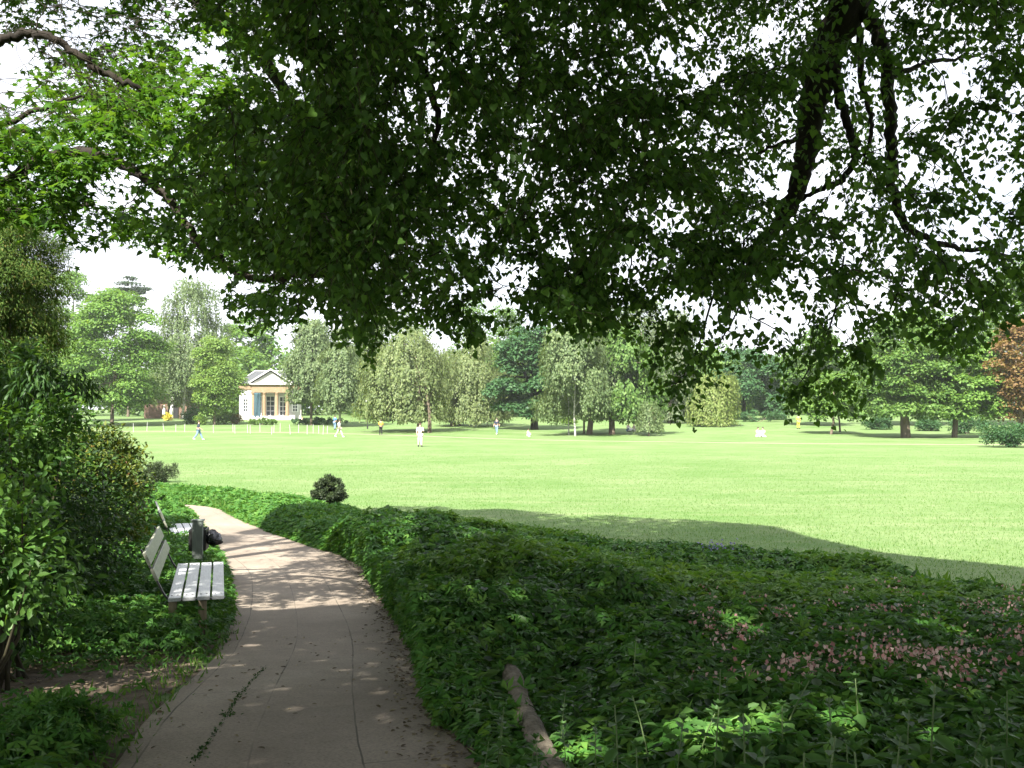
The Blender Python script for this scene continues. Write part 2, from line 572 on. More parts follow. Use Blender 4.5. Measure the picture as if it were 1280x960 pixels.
def path_sheet(name, A, B, n, m, mat, lift):
    a, b = resample(A, n), resample(B, n)
    dist = np.concatenate([[0], np.cumsum(np.hypot(*np.diff((a + b) / 2, axis=0).T))])
    V, UVv = [], []
    for i in range(n):
        w = np.hypot(*(b[i] - a[i]))
        for j in range(m + 1):
            t = j / m
            p = a[i] * (1 - t) + b[i] * t
            if j in (0, m):
                p = p + (vnoise([i * .37], [j], 1, 5)[0] - .5) * .09
            V.append((p[0], p[1], TZ(p[1]) + lift))
            UVv.append(((t - .5) * max(w, 1.2) + .2, dist[i]))
    q = [(i * (m + 1) + j, i * (m + 1) + j + 1, (i + 1) * (m + 1) + j + 1, (i + 1) * (m + 1) + j) for i in range(n - 1) for j in range(m)]
    q = np.array(q)
    o = np_mesh(name, np.array(V), q.ravel(), np.arange(len(q)) * 4, mat, True)
    uvl = o.data.uv_layers.new(name='UVMap')
    uvl.data.foreach_set('uv', np.array(UVv, np.float32)[q.ravel()].ravel())
    return tag(o, kind='structure'), a, b


path_o, LE, RE = path_sheet('garden_path', L0, R0, 150, 8, M['path'], .010)
FP = np.array([G(60, 538.6), G(190, 539.6), G(320, 540.6), G(420, 542), G(540, 546), G(700, 551), G(860, 553.2), G(1000, 555), G(1190, 556.3)])[:, :2]
FP = np.concatenate([FP, [[50, 74], [80, 71]]])
off = np.zeros_like(FP); off[:, 1] = .95
path_sheet('far_footpath', FP, FP + off, 120, 2, M['gravel'], .016)

# beds ---------------------------------------------------------------
back = [(-2.8, 21.0), (-1.3, 19.6), (.87, 17.4), (2.5, 15.8), (3.3, 14.7), (4.3, 14.3), (5.1, 13.3), (5.4, 11.6), (5.9, 10.4), (9, 8.6), (13, 6), (13, -2)]
reI = [tuple(p) for p in RE if -2 < p[1] < 17.0]
BED = [(x + .03, y) for x, y in reI] + back
strip_r = [tuple(p) for p in RE if p[1] > 15.2 and p[0] > -13]
STRIP = strip_r + [(-13.5, 30.5), (-11.2, 31.2), (-8.2, 29.2), (-5.2, 25.2), (-2.8, 21.0), (-1.3, 19.0)]
leI = [tuple(p) for p in LE if p[1] > -2 and p[0] > -21.5]
LEFT = leI + [(-22, 24.4), (-22, -2)]
sheet('bed_soil', np.arange(-9, 13.2, .25), np.arange(-2, 31.5, .25), .006, M['soil'], poly=BED)
sheet('border_soil', np.arange(-22, 2, .25), np.arange(-2, 30.5, .25), .005, M['soil'], poly=LEFT)


def cover(name, poly, dens, hfun, size, kind, mat, edge=.45, bb=None, layer=2.2, droop=.35, yfar=None):
    p = np.array(poly)
    x0, x1, y0, y1 = bb or (p[:, 0].min(), p[:, 0].max(), p[:, 1].min(), p[:, 1].max())
    n = int((x1 - x0) * (y1 - y0) * dens)
    x = rng.uniform(x0, x1, n); y = rng.uniform(y0, y1, n)
    # thin out with distance and out of view
    keep = in_poly(x, y, p)
    keep &= (np.abs(x) < y * .62 + 1.2)
    x, y = x[keep], y[keep]
    d = poly_dist(x, y, p)
    return x, y, d


def cover_mesh(name, x, y, H, d, size, kind, mat, parent=None, out_w=.8, pw=2.2):
    """leaves over a height field, hanging outwards where it falls away"""
    e = .12
    Hs = H(x, y)
    gx = (H(x + e, y) - H(x - e, y)) / (2 * e)
    gy = (H(x, y + e) - H(x, y - e)) / (2 * e)
    n = len(x)
    dep = rng.random(n) ** pw
    z = TZ(y) + Hs * (1 - dep * .85) + rng.normal(0, .02, n) + .02
    tip = np.stack([-gx * out_w, -gy * out_w, -.25 * np.ones(n)], 1) + rng.normal(0, .55, (n, 3)) * [1, 1, .5]
    nr = np.stack([-gx * .6, -gy * .6, np.ones(n)], 1) + rng.normal(0, .35, (n, 3))
    pts = np.stack([x, y, z], 1)
    s = size(x, y) if callable(size) else size
    return leaves(name, pts, tip, nr, s * rng.uniform(.65, 1.25, n), kind, mat, parent)


BEDA = np.array(BED)


_o = np.argsort(RE[:, 1])
REy, REx = RE[_o, 1], RE[_o, 0]


def HB(x, y):
    d = np.where(in_poly(x, y, BEDA), poly_dist(x, y, BEDA), 0)
    h0 = np.interp(y, [2, 4, 6, 8, 10, 13, 15, 18, 22], [.30, .24, .27, .30, .27, .29, .32, .34, .36])
    lo = np.clip(1.6 - np.abs(x - .08) / .4, 0, 1) * np.clip((7.2 - y) / 1.2, 0, 1)
    h0 = h0 * (1 - .72 * lo)
    wall = np.clip(1.45 - np.abs(x - np.interp(y, REy, REx) - 1.0) / 1.5, 0, 1) * np.interp(y, [5.6, 7.4, 10, 15, 19], [.0, .2, .36, .26, .08])
    h0 = h0 + wall * (1 - np.clip(lo, 0, 1))
    bump = .50 + .62 * vnoise(x, y, 1.1, 1) + .42 * vnoise(x, y, .4, 2)
    return h0 * bump * np.clip(d / .16, 0, 1) ** .4


def HS(x, y):
    p = np.array(STRIP)
    d = np.where(in_poly(x, y, p), poly_dist(x, y, p), 0)
    h0 = np.interp(y, [14, 18, 20, 23, 26, 28.5, 31], [.55, .48, .40, .26, .32, .2, .25])
    return h0 * (.6 + .5 * vnoise(x, y, 1.4, 4) + .35 * vnoise(x, y, .5, 5)) * np.clip(d / .45, 0, 1) ** .55


x, y, d = cover('a', BED, 3000, None, None, None, None)
keep = rng.random(len(x)) < np.interp(y, [2, 5, 9, 14, 21], [.85, .85, .75, .55, .45])
x, y, d = x[keep], y[keep], d[keep]
pk = (vnoise(x, y, 2.2, 8) + .25 * vnoise(x, y, .6, 9))
big = (y < 6.5) & (rng.random(len(x)) < .5)
sz = lambda x, y: np.interp(y, [3, 8, 12, 20], [.085, .095, .118, .14])
sel = rng.random(len(x)) < .8
pale = sel & (vnoise(x, y, 1.7, 61) + .35 * vnoise(x, y, .5, 62) > .82 + .25 * (y < 8.5)) & (rng.random(len(x)) < .75)
tag(cover_mesh('ground_cover', x[sel & ~pale], y[sel & ~pale], HB, d[sel & ~pale], sz, 'tri', M['cover']), kind='stuff',
    label='dense dark green ground cover filling the flowerbed', cat='ground cover')
tag(cover_mesh('pale_ground_cover', x[pale], y[pale], lambda a, b: HB(a, b) * 1.12, d[pale], lambda a, b: sz(a, b) * 1.05, 'tri', M['palecover']), kind='stuff',
    label='lighter green leafy patches among the dark ground cover', cat='ground cover')
o2 = cover_mesh('leafy_undergrowth', x[~sel], y[~sel], HB, d[~sel], lambda x, y: sz(x, y) * 1.0, 'oval', M['darkleaf'])
tag(o2, kind='stuff', label='dark oval leaved undergrowth mixed into the flowerbed', cat='undergrowth')

n = 30000
yy = rng.uniform(5.2, 20.5, n)
xx = np.interp(yy, REy, REx) + rng.uniform(-.06, .26, n)
tag(cover_mesh('overhanging_foliage', xx, yy, lambda a, b: HB(np.maximum(a, np.interp(b, REy, REx) + .2), b), xx * 0, sz, 'tri', M['cover'], pw=1.0), kind='stuff',
    label='leafy wall of foliage spilling over the right edge of the path', cat='ground cover')
xs_, ys_, ds_ = cover('s', STRIP, 1500, None, None, None, None)
tag(cover_mesh('border_foliage', xs_, ys_, HS, ds_, .13, 'tri', M['cover']), kind='stuff',
    label='green leafy border between the bending path and the lawn', cat='border plants')

# pinkish faded flower heads in the bed
n = 1700
c = np.array([G(rng.uniform(880, 1330), rng.uniform(730, 850), .34)[:2] for _ in range(75)])
ci = rng.integers(0, len(c), n)
fx = c[ci, 0] + rng.normal(0, .075, n); fy = c[ci, 1] + rng.normal(0, .075, n)
fp = np.stack([fx, fy, TZ(fy) + HB(fx, fy) + rng.uniform(.0, .13, n)], 1)
tag(leaves('pink_flowers', fp, rvec(n) + [0, 0, .5], rvec(n), rng.uniform(.016, .04, n), 'quad', M['pinkflower']), kind='stuff',
    label='faded pink flower heads scattered over the flowerbed', cat='flowers')
n = 140
c = np.array([G(rng.uniform(880, 935), rng.uniform(668, 690), .5)[:2] for _ in range(8)])
ci = rng.integers(0, len(c), n)
fx = c[ci, 0] + rng.normal(0, .08, n); fy = c[ci, 1] + rng.normal(0, .1, n)
fp = np.stack([fx, fy, TZ(fy) + HB(fx, fy) + rng.uniform(0, .16, n)], 1)
tag(leaves('violet_flowers', fp, rvec(n) + [0, 0, .5], rvec(n), .035, 'quad', M['violet']), kind='stuff',
    label='small violet flowers at the back edge of the flowerbed', cat='flowers')

# undergrowth left of the path --------------------------------------------------
LEFTA = np.array(LEFT)


def HLft(x, y):
    """low weeds: tall around the benches, bare earth in the near opening"""
    d = np.where(in_poly(x, y, LEFTA), poly_dist(x, y, LEFTA), 0)
    # bare patch centre ~ (-3.3, 6.6)
    bare = np.exp(-(((x + 2.7) / 1.35) ** 2 + ((y - 6.35) / 1.75) ** 2) ** 2)
    h = np.interp(y, [3, 5, 6.5, 8, 9.5, 12, 16, 22, 28], [.30, .22, .14, .28, .36, .42, .48, .5, .3])
    h = h * np.interp(d, [0, .25, .8, 2], [.25, .7, 1, 1.3])
    bench = np.clip(1 - np.abs((x + 3.25) + (y - 9.6) * .29) / .8, 0, 1) * np.clip(1 - np.abs(y - 9.8) / 1.5, 0, 1)
    h = h * (1 - .15 * bench)
    return h * (.55 + .6 * vnoise(x, y, 1.1, 11) + .3 * vnoise(x, y, .4, 12)) * (1 - .97 * bare)


x, y, d = cover('l', LEFT, 900, None, None, None, None)
keep = (x > -.62 * y - .8) & (rng.random(len(x)) < np.interp(HLft(x, y), [.02, .12, .3], [.02, .4, 1]))
keep &= d < np.interp(y, [3, 8, 14, 28], [2.6, 3.2, 3, 3.5])
x, y, d = x[keep], y[keep], d[keep]
tag(cover_mesh('weeds', x, y, HLft, d, lambda x, y: np.interp(y, [3, 8, 14, 26], [.09, .085, .10, .14]), 'tri', M['cover']), kind='stuff',
    label='leafy weeds growing around the benches beside the path', cat='weeds')


def grass(name, x, y, h, label):
    n = len(x)
    pts = np.stack([x, y, TZ(y) + .003], 1)
    tip = np.stack([rng.normal(0, .45, n), rng.normal(0, .45, n), np.ones(n)], 1)
    nr = np.stack([rng.normal(0, 1, n), rng.normal(0, 1, n), .2 * np.ones(n)], 1)
    tag(leaves(name, pts, tip, nr, h, 'blade', M['grassblade']), kind='stuff', label=label, cat='grass')


# grass: lawn behind the bed and verge at the path's end, tufts along the bare earth
n = 900000
x = rng.uniform(-30, 40, n); y = 9 + 66 * rng.random(n) ** 1.5
out = ~in_poly(x, y, BEDA) & ~in_poly(x, y, np.array(STRIP)) & ~in_poly(x, y, LEFTA) & (np.abs(x) < .58 * y + 1) & ~in_poly(x, y, np.concatenate([LE, RE[::-1]]))
out &= (x > np.interp(y, [9, 15, 31, 60], [4, -1, -14, -30]))
out &= rng.random(n) < np.interp(y + 8 * (vnoise(x, y, 5, 71) - .5), [10, 20, 70], [.9, .8, 0])
x, y = x[out], y[out]
grass('lawn_grass', x, y, rng.uniform(.022, .055, len(x)), 'short mown grass of the wide lawn')
n = 26000
x = rng.uniform(-16, -5, n); y = rng.uniform(24, 33, n)
k = ~in_poly(x, y, np.concatenate([LE, RE[::-1]])) & (poly_dist(x, y, np.concatenate([RE])) < 2.2)
x, y = x[k], y[k]
grass('tall_verge_grass', x, y, rng.uniform(.12, .35, len(x)), 'taller fresh green grass where the path bends away')
n = 7000
i = rng.integers(0, len(LE), n)
x = LE[i, 0] - np.abs(rng.normal(0, .22, n)) + .03 + rng.normal(0, .05, n); y = LE[i, 1] + rng.normal(0, .1, n)
k = (y > 3) & (y < 11)
x, y = x[k], y[k]
grass('edge_grass', x, y, rng.uniform(.02, .085, len(x)), 'straggly grass along the edge of the path and bare earth')

n = 420
t_ = rng.random(n) * (len(back) - 4)
i = t_.astype(int); f_ = (t_ - i)[:, None]
bk = np.array(back)
q = bk[i] * (1 - f_) + bk[i + 1] * f_ + rng.normal(0, .25, (n, 2)) - [.15, .35]
pts = np.stack([q[:, 0], q[:, 1], TZ(q[:, 1]) + .2], 1)
tag(leaves('stray_stalks', pts, np.stack([rng.normal(0, .3, n), rng.normal(0, .3, n), np.ones(n)], 1), rvec(n) * [1, 1, .1], rng.uniform(.07, .26, n), 'lance', M['grassblade']), kind='stuff',
    label='thin stalks and grass standing up along the far edge of the flowerbed', cat='stalks')
# litter of old leaves and bud scales
n = 5200
yy = rng.uniform(3, 16, 2600)
x = np.concatenate([rng.uniform(-5, -1, 2600), np.interp(yy, RE[:, 1], RE[:, 0]) - np.abs(rng.normal(0, .16, 2600)) + .06])
y = np.concatenate([rng.uniform(4, 9.5, 2600), yy])
pth = in_poly(x, y, np.concatenate([LE, RE[::-1]]))
thin = (np.arange(n) < 2600) & pth & (rng.random(n) < .85)
x, y = x[~thin], y[~thin]
n = len(x)
pts = np.stack([x, y, TZ(y) + .016], 1)
tag(leaves('leaf_litter', pts, rng.normal(size=(n, 3)) * [1, 1, .1], rng.normal(0, .2, (n, 3)) + [0, 0, 1], rng.uniform(.012, .05, n), 'oval', M['litter']),
    kind='stuff', label='brown fallen leaf bits on the path edge and bare earth', cat='leaf litter')

# moss and seedlings in the crack of the path
cl = [G(245, 952), G(262, 930), G(285, 895), G(300, 870), G(318, 850), G(331, 836)]
pts = []
for a, b in zip(cl[:-1], cl[1:]):
    for t in rng.random(60):
        q = a * (1 - t) + b * t
        pts.append(q + [rng.normal(0, .008), rng.normal(0, .01), .012])
for _ in range(70):
    q = cl[int(rng.choice([0, 2, 2, 3]))]
    pts.append(q + [rng.normal(0, .025), rng.normal(0, .04), .014])
pts = np.array(pts); n = len(pts)
tag(leaves('crack_moss', pts, rvec(n) + [0, 0, .3], rng.normal(0, .3, (n, 3)) + [0, 0, 1], rng.uniform(.010, .028, n), 'oval', M['darkleaf']), kind='stuff',
    label='green moss and seedlings growing in a path joint', cat='moss')

# ------------------------------------------------------------------ foreground trees
SB = np.array([G(*p)[:2] for p in [(480, 633), (560, 635), (700, 640), (813, 647), (972, 660), (1017, 674), (1108, 692), (1280, 710)]])
SBX = np.concatenate([[-40, -14, -9, -6, -4.6], SB[:, 0], [13, 22]])
SBY = np.concatenate([[9, 13, 16.5, 19.5, 23], SB[:, 1], [10.5, 7]])


def shade_ok(p):
    """true where a leaf's shadow stays inside the shade seen on the ground"""
    zg = 0.05
    t = (p[:, 2] - zg) / TO_SUN[2]
    hx = p[:, 0] - TO_SUN[0] * t
    hy = p[:, 1] - TO_SUN[1] * t
    lim = np.interp(hx, SBX, SBY) + (vnoise(hx, hy, .9, 31) - .5) * .9
    return hy < lim


BX = [-80, 0, 60, 90, 130, 170, 200, 240, 270, 286, 330, 376, 392, 420, 440, 462, 480, 520, 560, 590, 620, 660, 700, 740, 780, 805, 830, 850, 866, 880, 905, 930, 960, 985, 1010, 1050, 1085, 1110, 1150, 1200, 1240, 1280, 1360]
BY = [270, 280, 285, 320, 312, 300, 320, 330, 328, 398, 410, 398, 365, 425, 420, 465, 412, 400, 418, 440, 405, 400, 412, 425, 410, 470, 500, 535, 548, 500, 480, 452, 465, 520, 510, 525, 520, 450, 430, 455, 430, 400, 380]
# openings in the canopy through which the sky shows  (px, py, rx, ry)
GAPS = [(308, 356, 30, 9), (372, 372, 18, 8), (160, 238, 40, 26), (255, 62, 30, 22), (350, 88, 26, 20), (20, 82, 30, 14), (20, 215, 22, 16), (545, 130, 14, 40), (590, 300, 18, 14), (640, 345, 34, 20),
        (620, 385, 40, 14), (860, 385, 45, 22), (960, 395, 40, 26), (1000, 350, 24, 16), (1150, 130, 26, 24), (1190, 90, 20, 40), (1250, 235, 28, 22), (1150, 210, 22, 26),
        (1265, 130, 14, 30), (960, 40, 16, 14), (830, 60, 12, 20), (870, 50, 14, 10), (790, 330, 22, 14), (1200, 280, 20, 12), (1045, 400, 26, 20), (130, 318, 30, 10), (1100, 370, 20, 14),
        (720, 60, 10, 30), (470, 330, 8, 6), (250, 350, 60, 14), (700, 310, 18, 10), (1090, 250, 12, 14), (930, 300, 12, 8)]


BARE = [[(1062, 5), (1035, 60), (1014, 140), (1003, 212)], [(1062, 5), (1098, 40), (1112, 120), (1116, 190), (1124, 268)],
        [(1046, 90), (1056, 150), (1068, 190), (1055, 222), (1018, 240)], [(1076, 90), (1088, 150), (1080, 205)], [(1124, 268), (1160, 300), (1222, 314)],
        [(1116, 95), (1172, 76), (1235, 70)], [(200, 236), (257, 312), (320, 347), (400, 345)]]


def canopy_keep(p, y_shift=0, gap=.78, soft=9):
    px, py, f = project(p)
    k = np.ones(len(p), bool)
    inside = (f > .3) & (px > -90) & (px < 1370)
    k &= ~inside | (py < np.interp(px, BX, BY) + y_shift + rng.normal(0, soft, len(p)))
    g = np.zeros(len(p), bool)
    wob = (vnoise(px, py, 16, 41) - .5) * 1.9 + (vnoise(px, py, 6, 43) - .5) * .9
    for gx, gy, rx, ry in GAPS:
        g |= ((px - gx) / rx) ** 2 + ((py - gy) / ry) ** 2 < 1 + wob
    k &= ~(inside & g & (rng.random(len(p)) < gap))
    # the big drooping limbs are bare of leaves on the lit outer side
    nr_ = np.full(len(p), 1e9)
    for pl in BARE:
        for (x0, y0), (x1, y1) in zip(pl[:-1], pl[1:]):
            t = np.clip(((px - x0) * (x1 - x0) + (py - y0) * (y1 - y0)) / ((x1 - x0) ** 2 + (y1 - y0) ** 2), 0, 1)
            nr_ = np.minimum(nr_, np.hypot(px - x0 - t * (x1 - x0), py - y0 - t * (y1 - y0)))
    k &= ~(inside & (nr_ < 11) & (f < 10) & (rng.random(len(p)) < .62))
    # nothing hangs into the camera's face
    k &= ~((f > -1) & (np.linalg.norm(p - CAM, axis=1) < 3.6))
    return k & shade_ok(p)


# gaps in the upper crowns through which shafts of sun come down
SHAFTS = [(P(60, 165, 8.9), 1.5, .93), (P(170, 150, 8.9), 1.2, .9), (P(50, 165, 10.5), 2.4, .95), (P(160, 150, 11), 1.8, .93), (P(190, 190, 9.5), .9, .85), (P(10, 660, 6.3), .55, .45), (P(130, 850, 6.7), .45, .75), (P(230, 200, 8.6), .8, .8), (P(340, 120, 8.6), .7, .7), (P(30, 400, 14), 2.0, .93), (P(20, 545, 9), .8, .8), (P(150, 540, 13.6), 1.2, .9),
          (P(700, 900, 4.4), .2, .95), (P(760, 915, 4.2), .14, .9), (P(880, 915, 4.1), .2, .95), (P(945, 905, 4.2), .2, .95), (P(1060, 900, 4.3), .14, .9), (P(1180, 915, 4.2), .12, .9), (P(550, 400, 12), .9, .7), (P(400, 250, 12), .8, .7),
          (P(600, 690, 14), 1.2, .45), (P(300, 690, 17), .3, .5), (P(930, 800, 7.3), .2, .8), (P(1170, 815, 7.5), .22, .8), (P(1080, 770, 8.5), .25, .6), (P(230, 730, 9), .5, .5)]


def shaft_cut(p):
    k = np.ones(len(p), bool)
    for a, r, pr in SHAFTS:
        v = p - a
        al = v @ TO_SUN
        dist = np.linalg.norm(v - al[:, None] * TO_SUN, axis=1)
        k &= ~((al > .6) & (dist < r) & (rng.random(len(p)) < pr))
    return k


class Skel:
    def __init__(s):
        s.p, s.r, s.lines = [], [], []

    def limb(s, pts, r0, r1, k=9, wob=.05):
        pts = np.array(pts, float)
        # Catmull-Rom smoothing
        q = []
        ext = np.concatenate([[2 * pts[0] - pts[1]], pts, [2 * pts[-1] - pts[-2]]])
        for i in range(1, len(ext) - 2):
            for t in np.linspace(0, 1, k, endpoint=False):
                a, b, c, e = ext[i - 1:i + 3]
                q.append(.5 * (2 * b + (c - a) * t + (2 * a - 5 * b + 4 * c - e) * t * t + (3 * b - a - 3 * c + e) * t ** 3))
        q.append(pts[-1])
        q = np.array(q)
        n = len(q)
        q[1:-1] += rng.normal(0, wob * .25, (n - 2, 3))
        r = np.linspace(r0, r1, n)
        s.lines.append((q, r))
        s.p += list(q); s.r += list(r)

    def grow(s, targets, sag=.22, rmax=.022, rmin=.004, seg=6):
        """connect every target to the nearest wood already grown"""
        pos = np.array(s.p); rad = np.array(s.r)
        dd = np.array([np.min(((pos - t) ** 2).sum(1)) for t in targets])
        paths = []
        buf = np.zeros((len(pos) + len(targets) * seg, 3)); buf[:len(pos)] = pos
        rb = np.zeros(len(buf)); rb[:len(pos)] = rad
        n = len(pos)
        for ti in np.argsort(dd):
            t = targets[ti]
            w = ((buf[:n] - t) ** 2).sum(1)
            j = int(np.argmin(w + 1.2 * np.clip(t[2] - buf[:n, 2], 0, 9)))
            a = buf[j]
            L = np.linalg.norm(t - a)
            u = np.linspace(0, 1, seg + 1)
            arch = sag * L * 4 * u * (1 - u)
            q = a + (t - a) * u[:, None]
            q[:, 2] += arch
            q[1:-1] += rng.normal(0, .05 * L, (seg - 1, 3))
            r0 = min(rb[j] * .75, rmax * max(.4, min(1, L / 2)))
            r = np.linspace(max(r0, rmin), rmin, seg + 1)
            paths.append((q, r))
            buf[n:n + seg] = q[1:]; rb[n:n + seg] = r[1:]
            n += seg
        s.lines += paths
        return paths


def sprays(paths, per, ltw, dl, drop, seed=0):
    """leafy twigs on the outer half of each path -> leaf positions, tips, normals and twig polylines"""
    PP, TT, NN, tw = [], [], [], []
    for q, r in paths:
        n = len(q)
        ax = q[-1] - q[max(0, n - 4)]
        for _ in range(per):
            f = rng.uniform(.35, 1)
            i = min(int(f * (n - 1)), n - 2)
            b = q[i] + (q[i + 1] - q[i]) * rng.random()
            a = rng.uniform(0, 2 * math.pi)
            d = np.array([math.cos(a), math.sin(a), rng.normal(-.1, .3)]) + .6 * ax / (np.linalg.norm(ax) + 1e-6)
            d /= np.linalg.norm(d)
            L = ltw * rng.uniform(.5, 1.3)
            m = max(4, int(L / dl))
            u = np.linspace(0, 1, m)[:, None]
            pl = b + d * L * u + np.array([0, 0, -drop * L]) * u ** 2
            side = np.cross(d, [0, 0, 1.]); side /= np.linalg.norm(side) + 1e-6
            sgn = np.where(np.arange(m) % 2 == 0, 1, -1)[:, None]
            PP.append(pl + side * sgn * .015 + rng.normal(0, .015, (m, 3)))
            TT.append(side * sgn * .7 + d * .45 + np.array([0, 0, -.75]) + rng.normal(0, .35, (m, 3)))
            NN.append(np.array([0, 0, .8]) + d * .3 + side * sgn * .45 + rng.normal(0, .45, (m, 3)))
            tw.append(pl[[0, m // 2, m - 1]])
    return np.concatenate(PP), np.concatenate(TT), np.concatenate(NN), tw


def wood_mesh(lines, name, mat, parent, root):
    mb = MB()
    for q, r in lines:
        k = 10 if r[0] > .08 else (6 if r[0] > .03 else 4)
        mb.tube(q - root, r, k, cap=r[0] > .02)
    return mb.build(name, mat, parent, smooth=True)


def twig_mesh(tw, name, mat, parent, root, r=.0022):
    mb = MB()
    for pl in tw:
        mb.tube(pl - root, [r * 1.4, r, r * .6], 3, cap=False)
    return mb.build(name, mat, parent)


def sample_frame(n, xr, yr, dr, dens=None):
    """targets inside the viewed part of the crown"""
    out = []
    while len(out) < n:
        px = rng.uniform(*xr); py = rng.uniform(*yr); Y = rng.uniform(*dr)
        if dens is not None and rng.random() > dens(px, py): continue
        out.append(P(px, py, Y))
    return np.array(out)


# ---- linden: stands behind the camera, its crown reaches out overhead
lroot = np.array([3.6, -1.6, TZ(-1.6)])
lind = thing('linden_tree', lroot, 'old linden tree overhead with drooping dark branches of heart shaped leaves across the top', 'tree')
sk = Skel()
sk.limb([lroot + [0, 0, -.1], lroot + [.05, .1, 1.6], lroot + [-.05, .3, 3.4], lroot + [-.1, .6, 5.4]], .52, .40)
fork = sk.lines[0][0][-1]
sk.limb([fork, [3.6, 2.5, 8.0], [3.7, 6, 8.3], P(1085, -60, 9.2), P(1062, 5, 9.2), P(1035, 60, 9.3), P(1014, 140, 9.5), P(1003, 212, 9.6), P(985, 262, 9.7), P(950, 305, 9.8), P(905, 330, 9.9)], .31, .018)
sk.limb([P(1062, 5, 9.2), P(1098, 40, 9.0), P(1112, 120, 8.9), P(1116, 190, 8.9), P(1124, 268, 9.0), P(1160, 300, 9.2), P(1222, 314, 9.5), P(1290, 322, 9.9)], .078, .014)
sk.limb([P(1050, 30, 9.25), P(1046, 90, 9.3), P(1056, 150, 9.4), P(1068, 190, 9.4), P(1055, 222, 9.5), P(1018, 240, 9.7), P(980, 262, 9.8)], .06, .02)
sk.limb([P(1074, 15, 9.15), P(1076, 90, 9.2), P(1088, 150, 9.3), P(1080, 205, 9.3)], .04, .014)
sk.limb([P(1116, 95, 8.9), P(1172, 76, 9.3), P(1235, 70, 9.8)], .03, .01)
sk.limb([P(1010, 170, 9.5), P(975, 180, 9.7), P(930, 200, 10)], .03, .012)
sk.limb([fork, [2.4, 2.2, 8.2], [1.2, 5.5, 8.6], [.3, 8.5, 7.6], P(640, -10, 9.6), P(655, 60, 9.8), P(650, 140, 9.9)], .26, .02)
sk.limb([fork, [2, .8, 7.6], [-.6, 3.6, 8.4], [-1.6, 6, 7.4], P(470, 20, 8.2), P(455, 90, 8.4), P(430, 170, 8.5), P(380, 240, 8.6)], .24, .02)
sk.limb([P(470, 20, 8.2), P(530, 90, 8.4), P(545, 180, 8.6), P(500, 260, 8.8)], .05, .012)
sk.limb([fork, [5.4, .8, 8.2], [7, 3.5, 8.4], [6.8, 6.5, 7.6], P(1340, 60, 9.4), P(1310, 180, 9.4)], .22, .02)
sk.limb([fork, [3, -1, 9], [2.4, 0, 12], [2.0, 1, 14.5]], .30, .06)
sk.limb([[2.4, 0, 12], [0, 3, 13.5], [-2, 6, 13.6]], .14, .03)
sk.limb([[2.4, 0, 11], [5, 3, 12.5], [7, 5, 12.5]], .14, .03)
sk.limb([fork, [4.5, -4, 8], [5, -6, 8.6]], .2, .05)
# thin hanging branches reaching down to the fringe
for pl, r in [([P(905, 250, 8.4), P(900, 330, 8.3), P(880, 410, 8.2), P(862, 455, 8.1), P(845, 480, 8.1)], .013),
              ([P(930, 300, 8.4), P(925, 380, 8.3), P(895, 430, 8.2), P(858, 446, 8.1)], .010),
              ([P(960, 330, 8.6), P(935, 390, 8.5), P(985, 420, 8.6), P(1000, 470, 8.6)], .008),
              ([P(1055, 320, 9), P(1040, 400, 8.9), P(1005, 470, 8.8), P(985, 500, 8.8)], .010),
              ([P(1090, 300, 9), P(1065, 360, 9), P(1080, 420, 9), P(1060, 480, 8.9)], .009),
              ([P(700, 250, 7.5), P(720, 330, 7.4), P(760, 380, 7.3), P(735, 430, 7.3)], .010),
              ([P(780, 260, 7.8), P(790, 330, 7.7), P(768, 380, 7.6)], .009),
              ([P(1124, 268, 9.0), P(1150, 340, 9.1), P(1190, 380, 9.3), P(1200, 430, 9.4)], .011),
              ([P(1150, 300, 9.2), P(1120, 370, 9.2), P(1100, 420, 9.2)], .009)]:
    sk.limb(pl, r, .004, 6, .02)


def dens(px, py):
    yb = np.interp(px, BX, BY)
    if py > yb: return 0
    v = np.interp(px, [120, 180, 260, 420, 560, 640, 800, 1000, 1120, 1200, 1300], [.08, .2, .42, .72, .52, .42, .52, .48, .40, .42, .46])
    if py > yb - 80: v *= .45
    if px > 930 and py > 390: v *= .28
    if 790 < px < 930 and py > 420: v *= .5
    if px < 330 and py < 165: v *= .15
    if 985 < px < 1145 and py < 300: v *= .6
    for gx, gy, rx, ry in GAPS:
        if ((px - gx) / rx) ** 2 + ((py - gy) / ry) ** 2 < 1.3: v *= .25
    return v


T1 = sample_frame(640, (130, 1300), (-60, 545), (5.6, 11.5), dens)
T1b = np.concatenate([sample_frame(10, (800, 880), (330, 520), (7.6, 8.7)), sample_frame(12, (960, 1110), (380, 515), (8.2, 9.6)),
                      sample_frame(45, (1130, 1300), (280, 440), (9, 11)), sample_frame(30, (560, 790), (330, 430), (6.8, 8)), sample_frame(80, (230, 480), (120, 400), (6.5, 9.5))])
T1 = np.concatenate([T1, T1b, sample_frame(90, (1290, 1700), (-40, 380), (6.0, 9.3))])
_px = project(T1)[0]
T1 = T1[(_px < 1120) | (T1[:, 1] < 9.6)]
T1 = T1[canopy_keep(T1, -6, .9, 4)]
paths = sk.grow(T1, .16, .02, .0035)
pp, tt, nn, tw = sprays(paths, 8, .5, .031, .6)
k = canopy_keep(pp) & shaft_cut(pp)
pp, tt, nn = pp[k], tt[k], nn[k]
twm = np.array([t[2] for t in tw]); tws = np.array([t[1] for t in tw])
kt = shaft_cut(twm) & canopy_keep(twm, -4, .97, 3) & canopy_keep(tws, -2, .95, 3)
tw = [t for t, q in zip(tw, kt) if q]
print('linden leaves', len(pp))
wood_mesh(sk.lines, 'trunk', M['bark'], lind, lroot)
twig_mesh(tw, 'twigs', M['twig'], lind, lroot)
